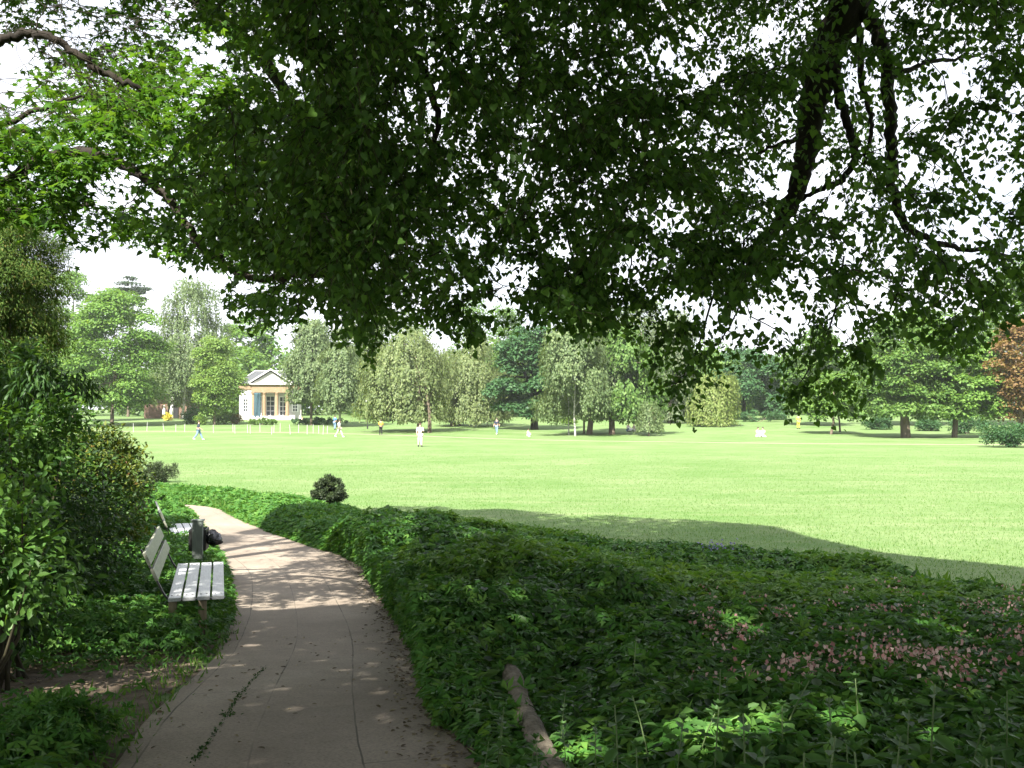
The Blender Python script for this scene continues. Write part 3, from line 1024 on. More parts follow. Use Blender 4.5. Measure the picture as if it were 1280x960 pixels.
# upper crown, above the picture: bigger sprays
n = 450000
cl = np.stack([rng.uniform(-8, 14, 1400), rng.uniform(-11, 16.5, 1400), rng.uniform(6.4, 15.8, 1400)], 1)
ci = rng.integers(0, 1400, n)
u = cl[ci] + rng.normal(0, 1, (n, 3)) * [.75, .75, .42]
el = ((u[:, 0] - 2.8) / 11) ** 2 + ((u[:, 1] - 1) / np.where(u[:, 1] > 1, 16.0, 12.5)) ** 2 + ((u[:, 2] - 7) / 9.2) ** 2 < 1
px, py, f = project(u)
infr = (f > .2) & (px > -60) & (px < 1340) & (py > -30)
u = u[el & ~infr & shade_ok(u) & shaft_cut(u) & (u[:, 2] > 5.6)]
m = len(u)
print('linden upper', m)
allp = np.concatenate([pp, u]); allt = np.concatenate([tt, rvec(m) * .8 + [0, 0, -.5]]); alln = np.concatenate([nn, rvec(m) * .6 + [0, 0, 1]])
sz = np.concatenate([rng.uniform(.032, .068, len(pp)), rng.uniform(.11, .18, m)])
leaves('crown', allp, allt, alln, sz, 'heart', M['linden'], lind, lroot)

# ---- maple on the left
mroot = np.array([-8.8, 8.2, TZ(8.2)])
mapl = thing('maple_tree', mroot, 'broad maple tree at the left with bright sunlit leaves above the dark shrubs', 'tree')
sk = Skel()
sk.limb([mroot + [0, 0, -.1], mroot + [.1, 0, 2], mroot + [.1, .2, 4.2], mroot + [.3, .5, 6]], .42, .3)
fk = sk.lines[0][0][-1]
sk.limb([fk - [0, 0, 1.2], P(-90, 120, 9.2), P(-20, 62, 9.5), P(30, 42, 9.6), P(70, 50, 9.6), P(125, 88, 9.7), P(172, 110, 9.8), P(240, 150, 10.2), P(300, 170, 10.5)], .062, .02)
sk.limb([fk - [0, 0, 2.0], P(-50, 235, 9.8), P(60, 196, 10), P(130, 195, 9.8), P(200, 236, 9.5), P(257, 312, 9.3), P(320, 347, 9.2), P(400, 345, 9), P(440, 370, 9)], .078, .018)
sk.limb([fk - [0, 0, 2.4], P(-60, 262, 11), P(0, 265, 11), P(60, 262, 11), P(118, 254, 11)], .065, .03)
sk.limb([P(30, 160, 10), P(-60, 190, 10), P(40, 140, 10.3), P(100, 120, 10.5)], .05, .015)
sk.limb([fk, [-8, 9.5, 10], [-7.4, 10.5, 13]], .22, .05)
sk.limb([fk, [-6, 11, 8.5], [-3.5, 12.5, 7.4], P(420, 250, 13), P(520, 360, 13)], .16, .02)
sk.limb([[-8, 9.5, 10], [-5, 11, 11.5], [-3.5, 12, 12]], .1, .03)


def dens2(px, py):
    yb = np.interp(px, BX, BY)
    if py > yb: return 0
    v = np.interp(px, [-80, 100, 200, 330, 420, 620], [1, 1, .8, .5, .6, .35])
    for gx, gy, rx, ry in GAPS:
        if ((px - gx) / rx) ** 2 + ((py - gy) / ry) ** 2 < 1.3: v *= .2
    return v


T2 = np.concatenate([sample_frame(400, (-90, 440), (-60, 400), (8.8, 13.5), dens2), sample_frame(110, (300, 640), (120, 415), (10.5, 14), dens2)])
T2 = np.concatenate([T2, sample_frame(110, (-80, 330), (-50, 140), (8.0, 9.4), dens2), sample_frame(40, (-80, 160), (140, 270), (8.4, 9.6), dens2)])
T2 = T2[canopy_keep(T2, -5, .9, 4)]
paths = sk.grow(T2, .05, .02, .004)
pp, tt, nn, tw = sprays(paths, 7, .6, .055, .15)
tt[:, 2] += .45; nn[:, 2] += 1.1
k = canopy_keep(pp) & shaft_cut(pp)
pp, tt, nn = pp[k], tt[k], nn[k]
tw = [t for t, q in zip(tw, shaft_cut(np.array([t[2] for t in tw])) & canopy_keep(np.array([t[2] for t in tw]), -4, 1.0, 3) & canopy_keep(np.array([t[1] for t in tw]), -4, 1.0, 3)) if q]
print('maple leaves', len(pp))
wood_mesh(sk.lines, 'trunk', M['bark'], mapl, mroot)
twig_mesh(tw, 'twigs', M['twig'], mapl, mroot)
n = 110000
cl = np.stack([rng.uniform(-17, -.5, 380), rng.uniform(1, 17, 380), rng.uniform(6, 17, 380)], 1)
u = cl[rng.integers(0, 380, n)] + rng.normal(0, 1, (n, 3)) * [.8, .8, .35]
el = ((u[:, 0] + 8.4) / 8.4) ** 2 + ((u[:, 1] - 9) / 8.4) ** 2 + ((u[:, 2] - 7) / 10.2) ** 2 < 1
px, py, f = project(u)
infr = (f > .2) & (px > -60) & (px < 1340) & (py > -30)
u = u[el & ~infr & shade_ok(u) & shaft_cut(u) & (u[:, 2] > 5)]
m = len(u)
print('maple upper', m)
allp = np.concatenate([pp, u]); allt = np.concatenate([tt, rvec(m) + [0, 0, -.2]]); alln = np.concatenate([nn, rvec(m) * .5 + [0, 0, 1]])
sz = np.concatenate([rng.uniform(.07, .12, len(pp)), rng.uniform(.14, .22, m)])
leaves('crown', allp, allt, alln, sz, 'maple', M['maple'], mapl, mroot)

# ------------------------------------------------------------------ shrubs on the left and small bushes


def shrub(name, c, rad, n, size, kind, mat, label, cat='shrub', stems=9, droop=.2, lump=.35, mats=None, up=.5, clump=26, fill=.55, group=None):
    """c = centre of the leafy body; stems rise from the ground under it"""
    c = np.array(c, float); rad = np.array(rad, float)
    base = np.array([c[0], c[1], TZ(c[1])])
    t = thing(name, base, label, cat, group)
    cc = rvec(clump) * (rng.random((clump, 1)) ** .4) * .78 * rad
    i = rng.integers(0, clump, n)
    q = rvec(n)
    loc = cc[i] + q * (rng.random((n, 1)) ** fill) * lump * rad.mean() * np.array([1, 1, .8])
    pts = c + loc
    pts = pts[pts[:, 2] > TZ(pts[:, 1]) + .03]
    m = len(pts)
    o = unit((pts - c) / rad)
    tip = o * .6 + rvec(m) * .7 + np.array([0, 0, -droop])
    nr = o * .5 + np.array([0, 0, up]) + rvec(m) * .5
    mb = MB()
    for s in range(stems):
        e = c + cc[s % clump] * .9
        b = base + np.array([rng.normal(0, .12 * rad[0]), rng.normal(0, .12 * rad[1]), -.05])
        mid = (b + e) / 2 + rng.normal(0, .12, 3) * rad.mean()
        mb.tube([b - base, mid - base, e - base], [.022 * rad.mean() + .006, .014 * rad.mean() + .004, .004], 5)
    mb.build('stems', M['twig'], t, smooth=True)
    leaves('foliage', pts, tip, nr, size * rng.uniform(.65, 1.3, m), kind, mat, t, base)
    return t


def at(px, py, Y): return P(px, py, Y)


shrub('hazel_bush', at(0, 700, 6.3), (.55, .6, .55), 1900, .075, 'oval', M['hazel'], 'light green hazel bush with large pointed leaves at the left edge of the picture', up=1, lump=.5)
shrub('hazel_bush', at(-5, 625, 7.4), (.55, .6, .42), 1100, .075, 'oval', M['hazel'], 'pale sunlit leafy bush behind the nearest hazel at the left edge', up=1, lump=.45)
shrub('low_shrub', at(15, 770, 6.8), (.6, .6, .3), 2200, .06, 'oval', M['darkleaf'], 'dark low leafy shrub at the foot of the hazel by the bare earth', up=.8, lump=.4)
shrub('weedy_clump', at(40, 925, 4.6), (.46, .5, .2), 2000, .055, 'tri', M['cover'], 'bright leafy weed clump in the lower left corner beside the path', 'weeds', stems=14, up=1)
shrub('evergreen_shrub', [-5.15, 10.2, 1.3], (1.15, 1.9, 1.15), 15000, .062, 'oval', M['darkleaf'], 'dense dark evergreen shrub directly behind the nearer bench', up=.6, clump=60)
shrub('evergreen_shrub', [-4.9, 8.3, .95], (.85, .8, .62), 4200, .066, 'oval', M['darkleaf'], 'lower dark evergreen shrub left of the bare earth patch', up=.6, clump=36)
shrub('barberry_shrub', [-5.9, 13.4, 1.2], (.9, 1.3, 1.4), 24000, .066, 'oval', M['barberry'], 'tall olive shrub with reddish shoot tips behind the far bench', up=.6, clump=70, lump=.3)
shrub('laurel_shrub', at(66, 478, 11), (.5, .6, .36), 800, .13, 'lance', M['darkleaf'], 'dark shrub with long drooping leaves below the yew', droop=1.0, up=.5, clump=34, lump=.35)
shrub('dogwood_shrub', at(15, 548, 9.0), (.8, .8, .5), 2900, .075, 'oval', M['hazel'], 'yellow green leafy shrub under the dark drooping leaves at the left edge', up=1)
shrub('dogwood_shrub', [-8.0, 18.0, .75], (1.0, 1.6, .85), 5200, .065, 'oval', M['cover'], 'mid green rounded shrub beyond the far bench where the path bends', clump=44)
shrub('tall_shrub', at(4, 385, 14.5), (1.1, 1.2, 2.15), 110000, .058, 'lance', M['yew'], 'tall feathery yew with brownish drooping shoots at the left edge', 'tree', droop=.8, up=.3, clump=110, lump=.22, stems=16)
shrub('tall_shrub', at(-15, 500, 13.2), (1.1, 1.1, 1.1), 9000, .085, 'oval', M['hazel'], 'shorter leafy hazel bush below the tall feathery yew at the left edge', 'tree', droop=.5, up=.5, clump=60, lump=.25)  # hazel type shrub put in place of a lower, darker yew
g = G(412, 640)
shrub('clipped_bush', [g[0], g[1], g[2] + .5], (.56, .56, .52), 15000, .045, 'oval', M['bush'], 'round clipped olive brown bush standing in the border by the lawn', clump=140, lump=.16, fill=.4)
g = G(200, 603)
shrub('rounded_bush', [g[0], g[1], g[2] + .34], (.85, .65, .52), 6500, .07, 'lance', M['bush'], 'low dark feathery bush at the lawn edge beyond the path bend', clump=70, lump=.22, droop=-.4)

# ------------------------------------------------------------------ stem plants in the near bed


def stem_plant_meshes(seed):
    r = np.random.default_rng(seed)
    H = r.uniform(.56, .7)
    mb = MB()
    lean = r.normal(0, .05, 2)
    zz = np.linspace(0, H, 6)
    mb.tube([(lean[0] * (z / H) ** 2, lean[1] * (z / H) ** 2, z) for z in zz], np.linspace(.0055, .003, 6), 5)
    Pp, Tp, Np, Sp = [], [], [], []
    a = r.uniform(0, 3)
    z = .12
    while z < H - .01:
        for s in (0, math.pi):
            dv = np.array([math.cos(a + s), math.sin(a + s), 0])
            Pp.append([lean[0] * (z / H) ** 2, lean[1] * (z / H) ** 2, z] + dv * .006)
            Tp.append(dv + [0, 0, .2 if z > H * .7 else -.35])
            Np.append([0, 0, 1] - dv * .2 + r.normal(0, .15, 3))
            Sp.append(.125 * (1 - .45 * (z / H) ** 3) * r.uniform(.8, 1.15))
        a += math.pi / 2 + r.normal(0, .2)
        z += .075 * (1 - .35 * z / H)
    top = np.array([lean[0], lean[1], H])
    for k2 in range(6):
        an = k2 * 1.05 + a
        Pp.append(top); Tp.append([math.cos(an) * .6, math.sin(an) * .6, .7]); Np.append([-math.cos(an) * .5, -math.sin(an) * .5, .8]); Sp.append(.045)
    return mb, [np.array(v, float) for v in (Pp, Tp, Np, Sp)]


protos = []
SPLAB = 'upright leafy stem plant with paired oval leaves at the near edge of the flowerbed'
for s in range(4):
    t = thing('stem_plant', (0, 0, 0), SPLAB, 'plant', 'leafy stem plants in the near flowerbed')
    mb, (a, b, c, e) = stem_plant_meshes(s)
    mb.build('stem', M['stem'], t, smooth=True)
    leaves('leaves', a, b, c, e, 'oval', M['stemleaf'], t)
    protos.append(t)
spots = [(840, 905), (888, 890), (930, 880), (945, 930), (1015, 925), (1075, 850), (1060, 920), (1178, 925), (1110, 930), (1240, 930), (795, 930), (708, 905), (655, 940),
         (770, 880), (740, 850), (700, 860), (620, 900), (600, 930), (625, 880), (640, 955), (790, 800), (760, 930), (720, 950), (870, 950), (980, 890), (1000, 950), (1130, 880),
         (1200, 880), (1250, 870), (1040, 880), (900, 830), (860, 860), (1160, 860), (1220, 950), (820, 955), (960, 830), (1090, 955), (680, 930), (745, 905), (815, 865)]
for i, (px, py) in enumerate(spots):
    src = protos[i % 4]
    if i < 4:
        o = src
    else:
        o = src.copy(); COL.objects.link(o)
        for ch in list(src.children):
            c = ch.copy(); COL.objects.link(c); c.parent = o
    sc = rng.uniform(.75, 1.05) * (.62 if px < 770 else .92)
    o.location = G(px, py, .62 * sc)
    o.rotation_euler = (rng.normal(0, .06), rng.normal(0, .06), rng.uniform(0, 6.28))
    o.scale = (sc, sc, sc)

# ------------------------------------------------------------------ log, benches, bin
la, lb = P(630, 830, 6.6), P(700, 985, 4.0)
t = thing('fallen_log', (lb[0], lb[1], TZ(lb[1])), 'grey weathered log lying among the plants beside the path', 'log')
mb = MB()
nseg = 26
pts = [lb + (la - lb) * u + np.array([-.012 * math.sin(u * 5), 0, .006 * math.sin(u * 9)]) for u in np.linspace(-.15, 1, nseg)]
rr = [  .062 + .003 * math.sin(i * 1.9) + .003 * math.sin(i * .7) for i in range(nseg)]
rr[-1] = .05
mb.tube([p - np.array(t.location) for p in pts], rr, 18)
mb.build('log_body', M['logwood'], t, smooth=False)
mb = MB()
for q, hgt in ((-.1, .2), (.93, .3)):
    p = lb + (la - lb) * q - np.array(t.location)
    mb = MB()
    mb.tube([p + [0, 0, -hgt - .3], p + [0, 0, -.045]], [.04, .038], 9)
    mb.build('support_post', M['logwood'], t)


def bench(loc, rz, label, zs=.45, L=2.1):
    """local: x = depth (back at 0, front at .49), y = length"""
    t = thing('park_bench', loc, label, 'bench', 'slatted benches beside the path', rz)
    mb = MB(); scr = []
    w = .108
    for k in range(4):
        x0 = .004 + k * .126
        mb.box(x0, x0 + w, 0, L, zs - .034, zs)
        for yy in (.13, L - .13):
            for dx in (.028, .08):
                scr.append((x0 + dx, yy))
    seat = mb.build('seat', M['benchwood'], t, bevel=.006)
    for xx, yy in scr:
        sc = MB()
        sc.tube([(xx, yy, zs - .004), (xx, yy, zs + .0035)], .0075, 8)
        sc.build('screw', M['screw'], seat)
    # backrest: two boards leaning back
    ang = R(24)
    ux, uz = -math.sin(ang), math.cos(ang)
    mb = MB()
    for s0, hgt in ((.17, .115), (.325, .125)):
        a = np.array([-.035 + ux * s0, 0, zs + uz * s0]); b = a + np.array([ux * hgt, 0, uz * hgt])
        th = np.array([uz * .03, 0, -ux * .03])
        mb.prism([(a[0], a[2]), (b[0], b[2]), (b[0] + th[0], b[2] + th[2]), (a[0] + th[0], a[2] + th[2])][::-1], -.0, L)
    mb.build('backrest', M['backwood'], t, bevel=.006)
    for yy in (.13, L - .13):
        mb = MB()
        prof = [(.5, zs - .036), (.06, zs - .036), (.0, zs - .02), (-.035, zs + .03), (-.037 + ux * .47, zs + uz * .47)]
        inn = [(.5, zs - .048), (.055, zs - .048), (-.012, zs - .03), (-.049, zs + .025), (-.05 + ux * .47, zs + uz * .47)]
        for i in range(4):
            mb.prism([prof[i], prof[i + 1], inn[i + 1], inn[i]], yy - .025, yy + .025)
        mb.build('bracket', M['iron'], t)
        for xx in (.04, .30):
            mb = MB()
            mb.box(xx - .036, xx + .036, yy - .04, yy + .04, -.15, zs - .05)
            mb.build('leg', M['postwood'], t, bevel=.008)
    return t


a1 = P(209.3, 748, 8.7)
bench((a1[0], a1[1], a1[2] - .45), R(16.9), 'grey slatted bench beside the path, nearer one with its backrest fully in view')
a2 = P(216, 672, 15.7)
bench((a2[0], a2[1], a2[2] - .45), R(22), 'grey slatted bench half hidden behind the grey post bin')

bb = P(247, 690, 13.3)
bz = TZ(13.3)
t = thing('litter_bin', (bb[0], 13.3, bz), 'grey post litter bin with a dark basket standing between the benches', 'bin', rz=R(10))
mb = MB()
ztop = P(247, 651, 13.3)[2] - bz
mb.box(-.068, .068, -.05, .05, -.1, ztop)
mb.build('post', M['bingrey'], t, bevel=.006)
mb = MB()
mb.box(-.085, .085, -.06, .06, ztop - .004, ztop + .02)
mb.build('cap', M['bingrey'], t, bevel=.004)
mb = MB()
y0, y1, x0, x1, z0, z1 = .06, .38, -.13, .10, ztop - .42, ztop - .13
for bx in ((x0, x1, y0, y0 + .015), (x0, x1, y1 - .015, y1), (x0, x0 + .015, y0 + .018, y1 - .018), (x1 - .015, x1, y0 + .018, y1 - .018)):
    mb.box(bx[0], bx[1], bx[2], bx[3], z0, z1)
mb.box(x0 + .018, x1 - .018, y0 + .018, y1 - .018, z0 + .01, z0 + .025)
mb.build('basket', M['iron'], t)
# bag: crumpled sack bulging out over the basket's right side
nu, nv = 22, 14
vs, fs = [], []
bc = np.array([bb[0] + .15, 13.48, bz + ztop - .25])
for j in range(nv + 1):
    ph = math.pi * j / nv
    for i in range(nu):
        th = 2 * math.pi * i / nu
        dx, dy, dz = math.sin(ph) * math.cos(th), math.sin(ph) * math.sin(th), math.cos(ph)
        cr = 1 + .22 * (vnoise([th * 2], [ph * 3], .6, 3)[0] - .5) + .10 * math.sin(th * 7 + ph * 4)
        ext = 1 + .35 * max(0, dx) - .25 * max(0, dx) * dz
        vs.append((.095 * dx * cr * ext, .12 * dy * cr, .105 * dz * cr - .04 * max(0, dx)))
for j in range(nv):
    for i in range(nu):
        i2 = (i + 1) % nu
        fs.append((j * nu + i, (j + 1) * nu + i, (j + 1) * nu + i2, j * nu + i2))
mb = MB(); mb.add(vs, fs)
o = mb.build('rubbish_bag', M['plastic'], None, smooth=True)
o.location = bc
tag(o, 'black plastic rubbish bag bulging over the side of the litter bin', 'bag')
# ------------------------------------------------------------------ trees across the lawn
PROF = {'round': ([0, .12, .35, .6, .82, .95, 1], [.4, .85, 1, .97, .76, .48, .2]),
        'egg': ([0, .15, .35, .6, .85, 1], [.35, .85, 1, .78, .42, .08]),
        'birch': ([0, .12, .3, .55, .8, .93, 1], [.5, .9, 1, .92, .74, .5, .25]),
        'dome': ([0, .1, .3, .6, .82, .94, 1], [.85, 1, 1, .92, .72, .5, .25]),
        'column': ([0, .15, .5, .8, 1], [.6, .9, 1, .75, .2])}
GRP = 'trees on the far side of the lawn'


def far_tree(name, label, px, pyb, pyt, xl, xr, pyc, kind, prof, mk, n, Y=None, tr=.28, bark='farbark', leaf=.34, K=70, trunks=None, group=GRP, flat=.75, crad=.26):
    """trunk foot at (px, pyb); crown spans xl..xr and pyt..pyc in the photograph"""
    n = int(n * 1.9)
    g = G(px, pyb) if Y is None else np.array([*P(px, 517, Y)[:2], TZ(Y)])
    Y = g[1]
    top = P(px, pyt, Y)[2]; bot = P(px, pyc, Y)[2]
    cx = (P(xl, 500, Y)[0] + P(xr, 500, Y)[0]) / 2
    rx = (xr - xl) / 2 / F * Y
    t = thing(name, g, label, 'tree', group)
    Hc = top - bot
    pz, pr = PROF[prof]

    def body(m, lo=.4):
        u = rng.random(m * 4)
        w = np.interp(u, pz, pr)
        u = u[rng.random(m * 4) < w][:m]
        a = rng.uniform(0, 2 * math.pi, len(u))
        rr = np.interp(u, pz, pr) * (lo + (1 - lo) * np.sqrt(rng.random(len(u)))) * (.72 + .5 * vnoise(a * 1.3, u * 4, 1, int(px)))
        return np.stack([cx + rx * rr * np.cos(a), Y + rx * .9 * rr * np.sin(a), bot + Hc * u], 1)
    cen = body(K)
    cen[:, :2] = np.array([cx, Y]) + (cen[:, :2] - [cx, Y]) * (1 - crad * .6)
    K = len(cen)
    if kind == 'clump':
        cr = rx * crad * rng.uniform(.6, 1.25, K)
        wts = cr ** 2; i = rng.choice(K, n, p=wts / wts.sum())
        q = rvec(n); q[:, 2] = np.where(q[:, 2] < -.35, -q[:, 2], q[:, 2])
        pts = cen[i] + q * cr[i, None] * (rng.random((n, 1)) ** .35) * [1, 1, flat]
        nr = q * .7 + np.array([0, 0, .6]) + rvec(n) * .45
        tip = np.cross(nr, rvec(n)) + q * .4 + [0, 0, -.25]
    elif kind == 'tier':
        cr = rx * crad * rng.uniform(.7, 1.4, K)
        i = rng.integers(0, K, n)
        q = rvec(n)
        rad = np.sqrt(rng.random((n, 1)))
        pts = cen[i] + q * cr[i, None] * rad * [1, 1, .22]
        pts[:, 2] -= (rad[:, 0] * cr[i]) * .25
        nr = np.array([0, -.35, .6]) + q * [.7, .7, .2] + rvec(n) * .5
        tip = q * [1, 1, .1] + rvec(n) * .3 + [0, 0, -.25]
    else:   # weeping strands
        ns = n // 16
        cr = rx * crad * 1.35 * rng.uniform(.6, 1.25, K)
        ci = rng.choice(K, ns, p=cr ** 2 / (cr ** 2).sum())
        q = rvec(ns); q[:, 2] = np.abs(q[:, 2])
        top_p = cen[ci] + q * cr[ci, None] * (rng.random((ns, 1)) ** .3) * [1, 1, .7]
        ln = cr[ci] * rng.uniform(.6, 2.0, ns) if kind == 'weep' else Hc * rng.uniform(.25, .6, ns)
        u = rng.random((ns, 16))
        o = top_p[:, :2] - [cx, Y]
        on = o / (np.linalg.norm(o, axis=1, keepdims=True) + 1e-6)
        sw = rng.uniform(.1, .5, ns)
        pts = np.stack([top_p[:, 0, None] + on[:, 0, None] * sw[:, None] * np.sqrt(u), top_p[:, 1, None] + on[:, 1, None] * sw[:, None] * np.sqrt(u),
                        top_p[:, 2, None] - ln[:, None] * u], 2).reshape(-1, 3)
        pts += rng.normal(0, .07 + .035 * (kind == 'weep'), pts.shape)
        lo = bot - (.05 * Hc if kind == 'weep' else 0)
        pts = pts[pts[:, 2] > lo + vnoise(pts[:, 0], pts[:, 1], 1.5, 3) * Hc * .1]
        m = len(pts)
        o = unit((pts - [cx, Y, bot + Hc * .4]) * [1, 1, .3])
        nr = o * .9 + np.array([0, 0, .25]) + rvec(m) * .5
        tip = np.array([0, 0, -1.]) + o * .25 + rvec(m) * .35
    m = len(pts)
    # crown does not reach into the ground
    ok = pts[:, 2] > TZ(pts[:, 1]) + .25
    pts, tip, nr = pts[ok], tip[ok], nr[ok]
    leaves('crown', pts, tip, nr, leaf * rng.uniform(.6, 1.35, len(pts)), 'quad', FT[mk], t, g)
    for tx, ty, trr in (trunks or [(px, pyb, tr)]):
        b = G(tx, ty) if not (Y is None) and trunks else g
        if abs(b[1] - Y) > 15: b = np.array([*P(tx, 517, Y)[:2], TZ(Y)])
        mb = MB()
        hh = top - b[2]
        sx = (cx - b[0]) * .4
        bend = rng.normal(0, .12, 2)
        tp = [b + [0, 0, -.3], b + [0, 0, .15], b + [bend[0] + sx * .15, bend[1], hh * .2], b + [sx * .4 + bend[1], bend[0], hh * .45], b + [sx * .8, bend[1], hh * .75]]
        mb.tube([p - g for p in tp], [trr * 1.5, trr * 1.15, trr * .95, trr * .7, trr * .2], 9)
        for j in range(9):
            e = cen[rng.integers(0, K)]
            f = rng.uniform(.2, .6)
            s = b + (np.array([sx, 0, hh]) * f)
            e = s + (e - s) * .85
            mb.tube([s - g, (s + e) / 2 - g + [0, 0, .06 * Hc], e - g], [trr * .45, trr * .28, trr * .08], 5)
        mb.build('trunk', M[bark], t, smooth=True)
    return t


far_tree('scots_pine', 'dark pine whose flat top pokes above the layered maple', 160, 520, 345, 138, 184, 372, 'tier', 'round', 'pine', 1800, Y=172, tr=.22, K=16, crad=.5, leaf=.4)
far_tree('broad_maple', 'tall bright green maple in flat layers left of the weeping birch', 140, 530, 368, 72, 212, 508, 'clump', 'dome', 'maple', 22000, Y=126, K=170, crad=.27, flat=.55, tr=.22)
far_tree('broad_maple', 'green maple behind the yew, left of the layered maple', 92, 528, 346, 36, 136, 505, 'clump', 'dome', 'maple', 11000, Y=140, K=100, crad=.3, flat=.5)
far_tree('weeping_birch', 'tall grey green weeping birch left of the small building', 228, 530, 352, 190, 290, 505, 'weep', 'birch', 'birch', 17000, Y=150, tr=.2, bark='birchbark', leaf=.3)
far_tree('young_tree', 'light green young tree standing alone in front of the building', 268, 531, 420, 232, 311, 520, 'clump', 'egg', 'young', 8500, tr=.16, K=80, leaf=.28, crad=.3)
far_tree('oak_tree', 'mid green tree rising behind the slate roof', 306, 520, 398, 270, 350, 495, 'clump', 'round', 'maple', 9000, Y=185, K=70, leaf=.45)
far_tree('weeping_birch', 'grey green birch hanging over the right side of the building', 389, 533, 402, 356, 426, 504, 'weep', 'birch', 'birch', 15000, Y=128, tr=.16, bark='farbark', leaf=.28)
far_tree('weeping_birch', 'slender birch with a thin white trunk right of the building', 425, 531, 408, 398, 462, 514, 'weep', 'birch', 'birch', 10000, Y=124, tr=.13, bark='birchbark', leaf=.27)
far_tree('silver_pear', 'wide pale olive drooping tree with dark trunks, left half of the big rounded pair', 527, 540, 416, 452, 572, 524, 'weep', 'dome', 'pear', 17000, trunks=[(524, 541, .24), (537, 541, .2)], leaf=.27)
far_tree('silver_pear', 'wide pale olive drooping tree, right half of the big rounded pair', 572, 533, 424, 536, 642, 526, 'weep', 'dome', 'pear', 14000, trunks=[(566, 532, .35), (575, 532, .16)], leaf=.28)
far_tree('shade_tree', 'darker leafy tree behind the pale olive pair', 500, 528, 396, 430, 560, 505, 'clump', 'round', 'birch', 8000, Y=165, K=80, leaf=.42)
far_tree('horse_chestnut', 'dark green chestnut with a black trunk near the middle', 668, 537, 410, 608, 712, 522, 'clump', 'round', 'chestnut', 12000, K=80, leaf=.36, tr=.42, bark='bark')
far_tree('front_birch', 'green birch with thin white trunk right of the dark chestnut', 719, 545, 400, 668, 764, 527, 'weep', 'birch', 'birch', 15000, tr=.09, bark='birchbark', leaf=.25, trunks=[(719, 545, .09), (711, 544, .07)])
far_tree('tall_birch', 'tallest birch in the middle of the far trees', 735, 542, 355, 690, 790, 522, 'weep', 'egg', 'birch', 16000, leaf=.28, tr=.3, trunks=[(737, 543, .28), (730, 542, .1)])
far_tree('ash_tree', 'dusky green tree with a thick trunk right of the tallest birch', 765, 543, 398, 738, 836, 524, 'weep', 'egg', 'oak', 13000, leaf=.3, tr=.3)
far_tree('pale_poplar', 'tall pale grey poplar standing above the other trees right of the middle', 838, 536, 384, 802, 878, 525, 'weep', 'column', 'poplar', 13000, Y=135, leaf=.3, tr=.25)
far_tree('small_weeper', 'small low weeping tree out on the grass', 811, 545, 500, 796, 826, 541, 'curtain', 'dome', 'birch', 2600, leaf=.18, tr=.08)
far_tree('golden_willow', 'yellow green weeping willow with hanging curtains of foliage', 888, 533, 455, 862, 922, 534, 'curtain', 'dome', 'willow', 12000, Y=125, leaf=.26, tr=.3)
far_tree('dark_beech', 'rounded dark green tree right of the willow', 930, 534, 440, 885, 990, 528, 'clump', 'round', 'chestnut', 11000, Y=150, K=70, leaf=.42, bark='bark')
far_tree('grove_tree', 'leafy tree behind the hanging twigs right of the dark rounded tree', 1022, 536, 415, 975, 1062, 522, 'clump', 'round', 'oak', 9000, Y=128, K=80, leaf=.36, tr=.2)
far_tree('grove_tree', 'small spreading tree with a thin trunk left of the thick chestnut trunk', 1039, 542, 470, 1000, 1085, 528, 'clump', 'dome', 'maple', 6000, K=60, leaf=.3, tr=.13, trunks=[(1039, 543, .13), (1050, 540, .1)])
far_tree('spreading_chestnut', 'broad green chestnut with a thick pale trunk at the right', 1132, 547, 404, 1066, 1192, 522, 'clump', 'dome', 'oak', 14000, K=110, leaf=.3, crad=.28, flat=.5, tr=.42)
far_tree('lime_tree', 'bright green layered tree between the thick trunk and the copper tree', 1193, 547, 430, 1152, 1262, 522, 'clump', 'dome', 'maple', 12000, K=100, leaf=.3, crad=.28, flat=.5, tr=.24)
far_tree('tall_maple', 'tall bright tree behind the broad chestnut', 1130, 534, 385, 1078, 1210, 505, 'clump', 'round', 'maple', 10000, Y=128, K=80, leaf=.42)
far_tree('copper_tree', 'rust coloured copper leaved tree at the right edge', 1275, 545, 405, 1228, 1345, 528, 'clump', 'round', 'copper', 13000, Y=92, K=110, leaf=.27)
far_tree('backdrop_tree', 'big green tree at the far right edge behind the copper tree', 1290, 530, 330, 1200, 1400, 500, 'clump', 'round', 'oak', 12000, Y=125, K=90, leaf=.45)

far_tree('shade_tree', 'mid green tree filling the gap behind the right pale olive tree', 606, 528, 378, 556, 664, 505, 'clump', 'round', 'oak', 8000, Y=168, K=80, leaf=.42)
far_tree('shade_tree', 'grey green tree behind the poplar and the thick trunked ash', 800, 528, 380, 752, 862, 505, 'clump', 'round', 'birch', 8000, Y=170, K=80, leaf=.42)
far_tree('shade_tree', 'pale green tree rising between the white trunked birches and the olive pair', 450, 528, 388, 410, 500, 505, 'clump', 'round', 'pear', 7000, Y=172, K=70, leaf=.42)

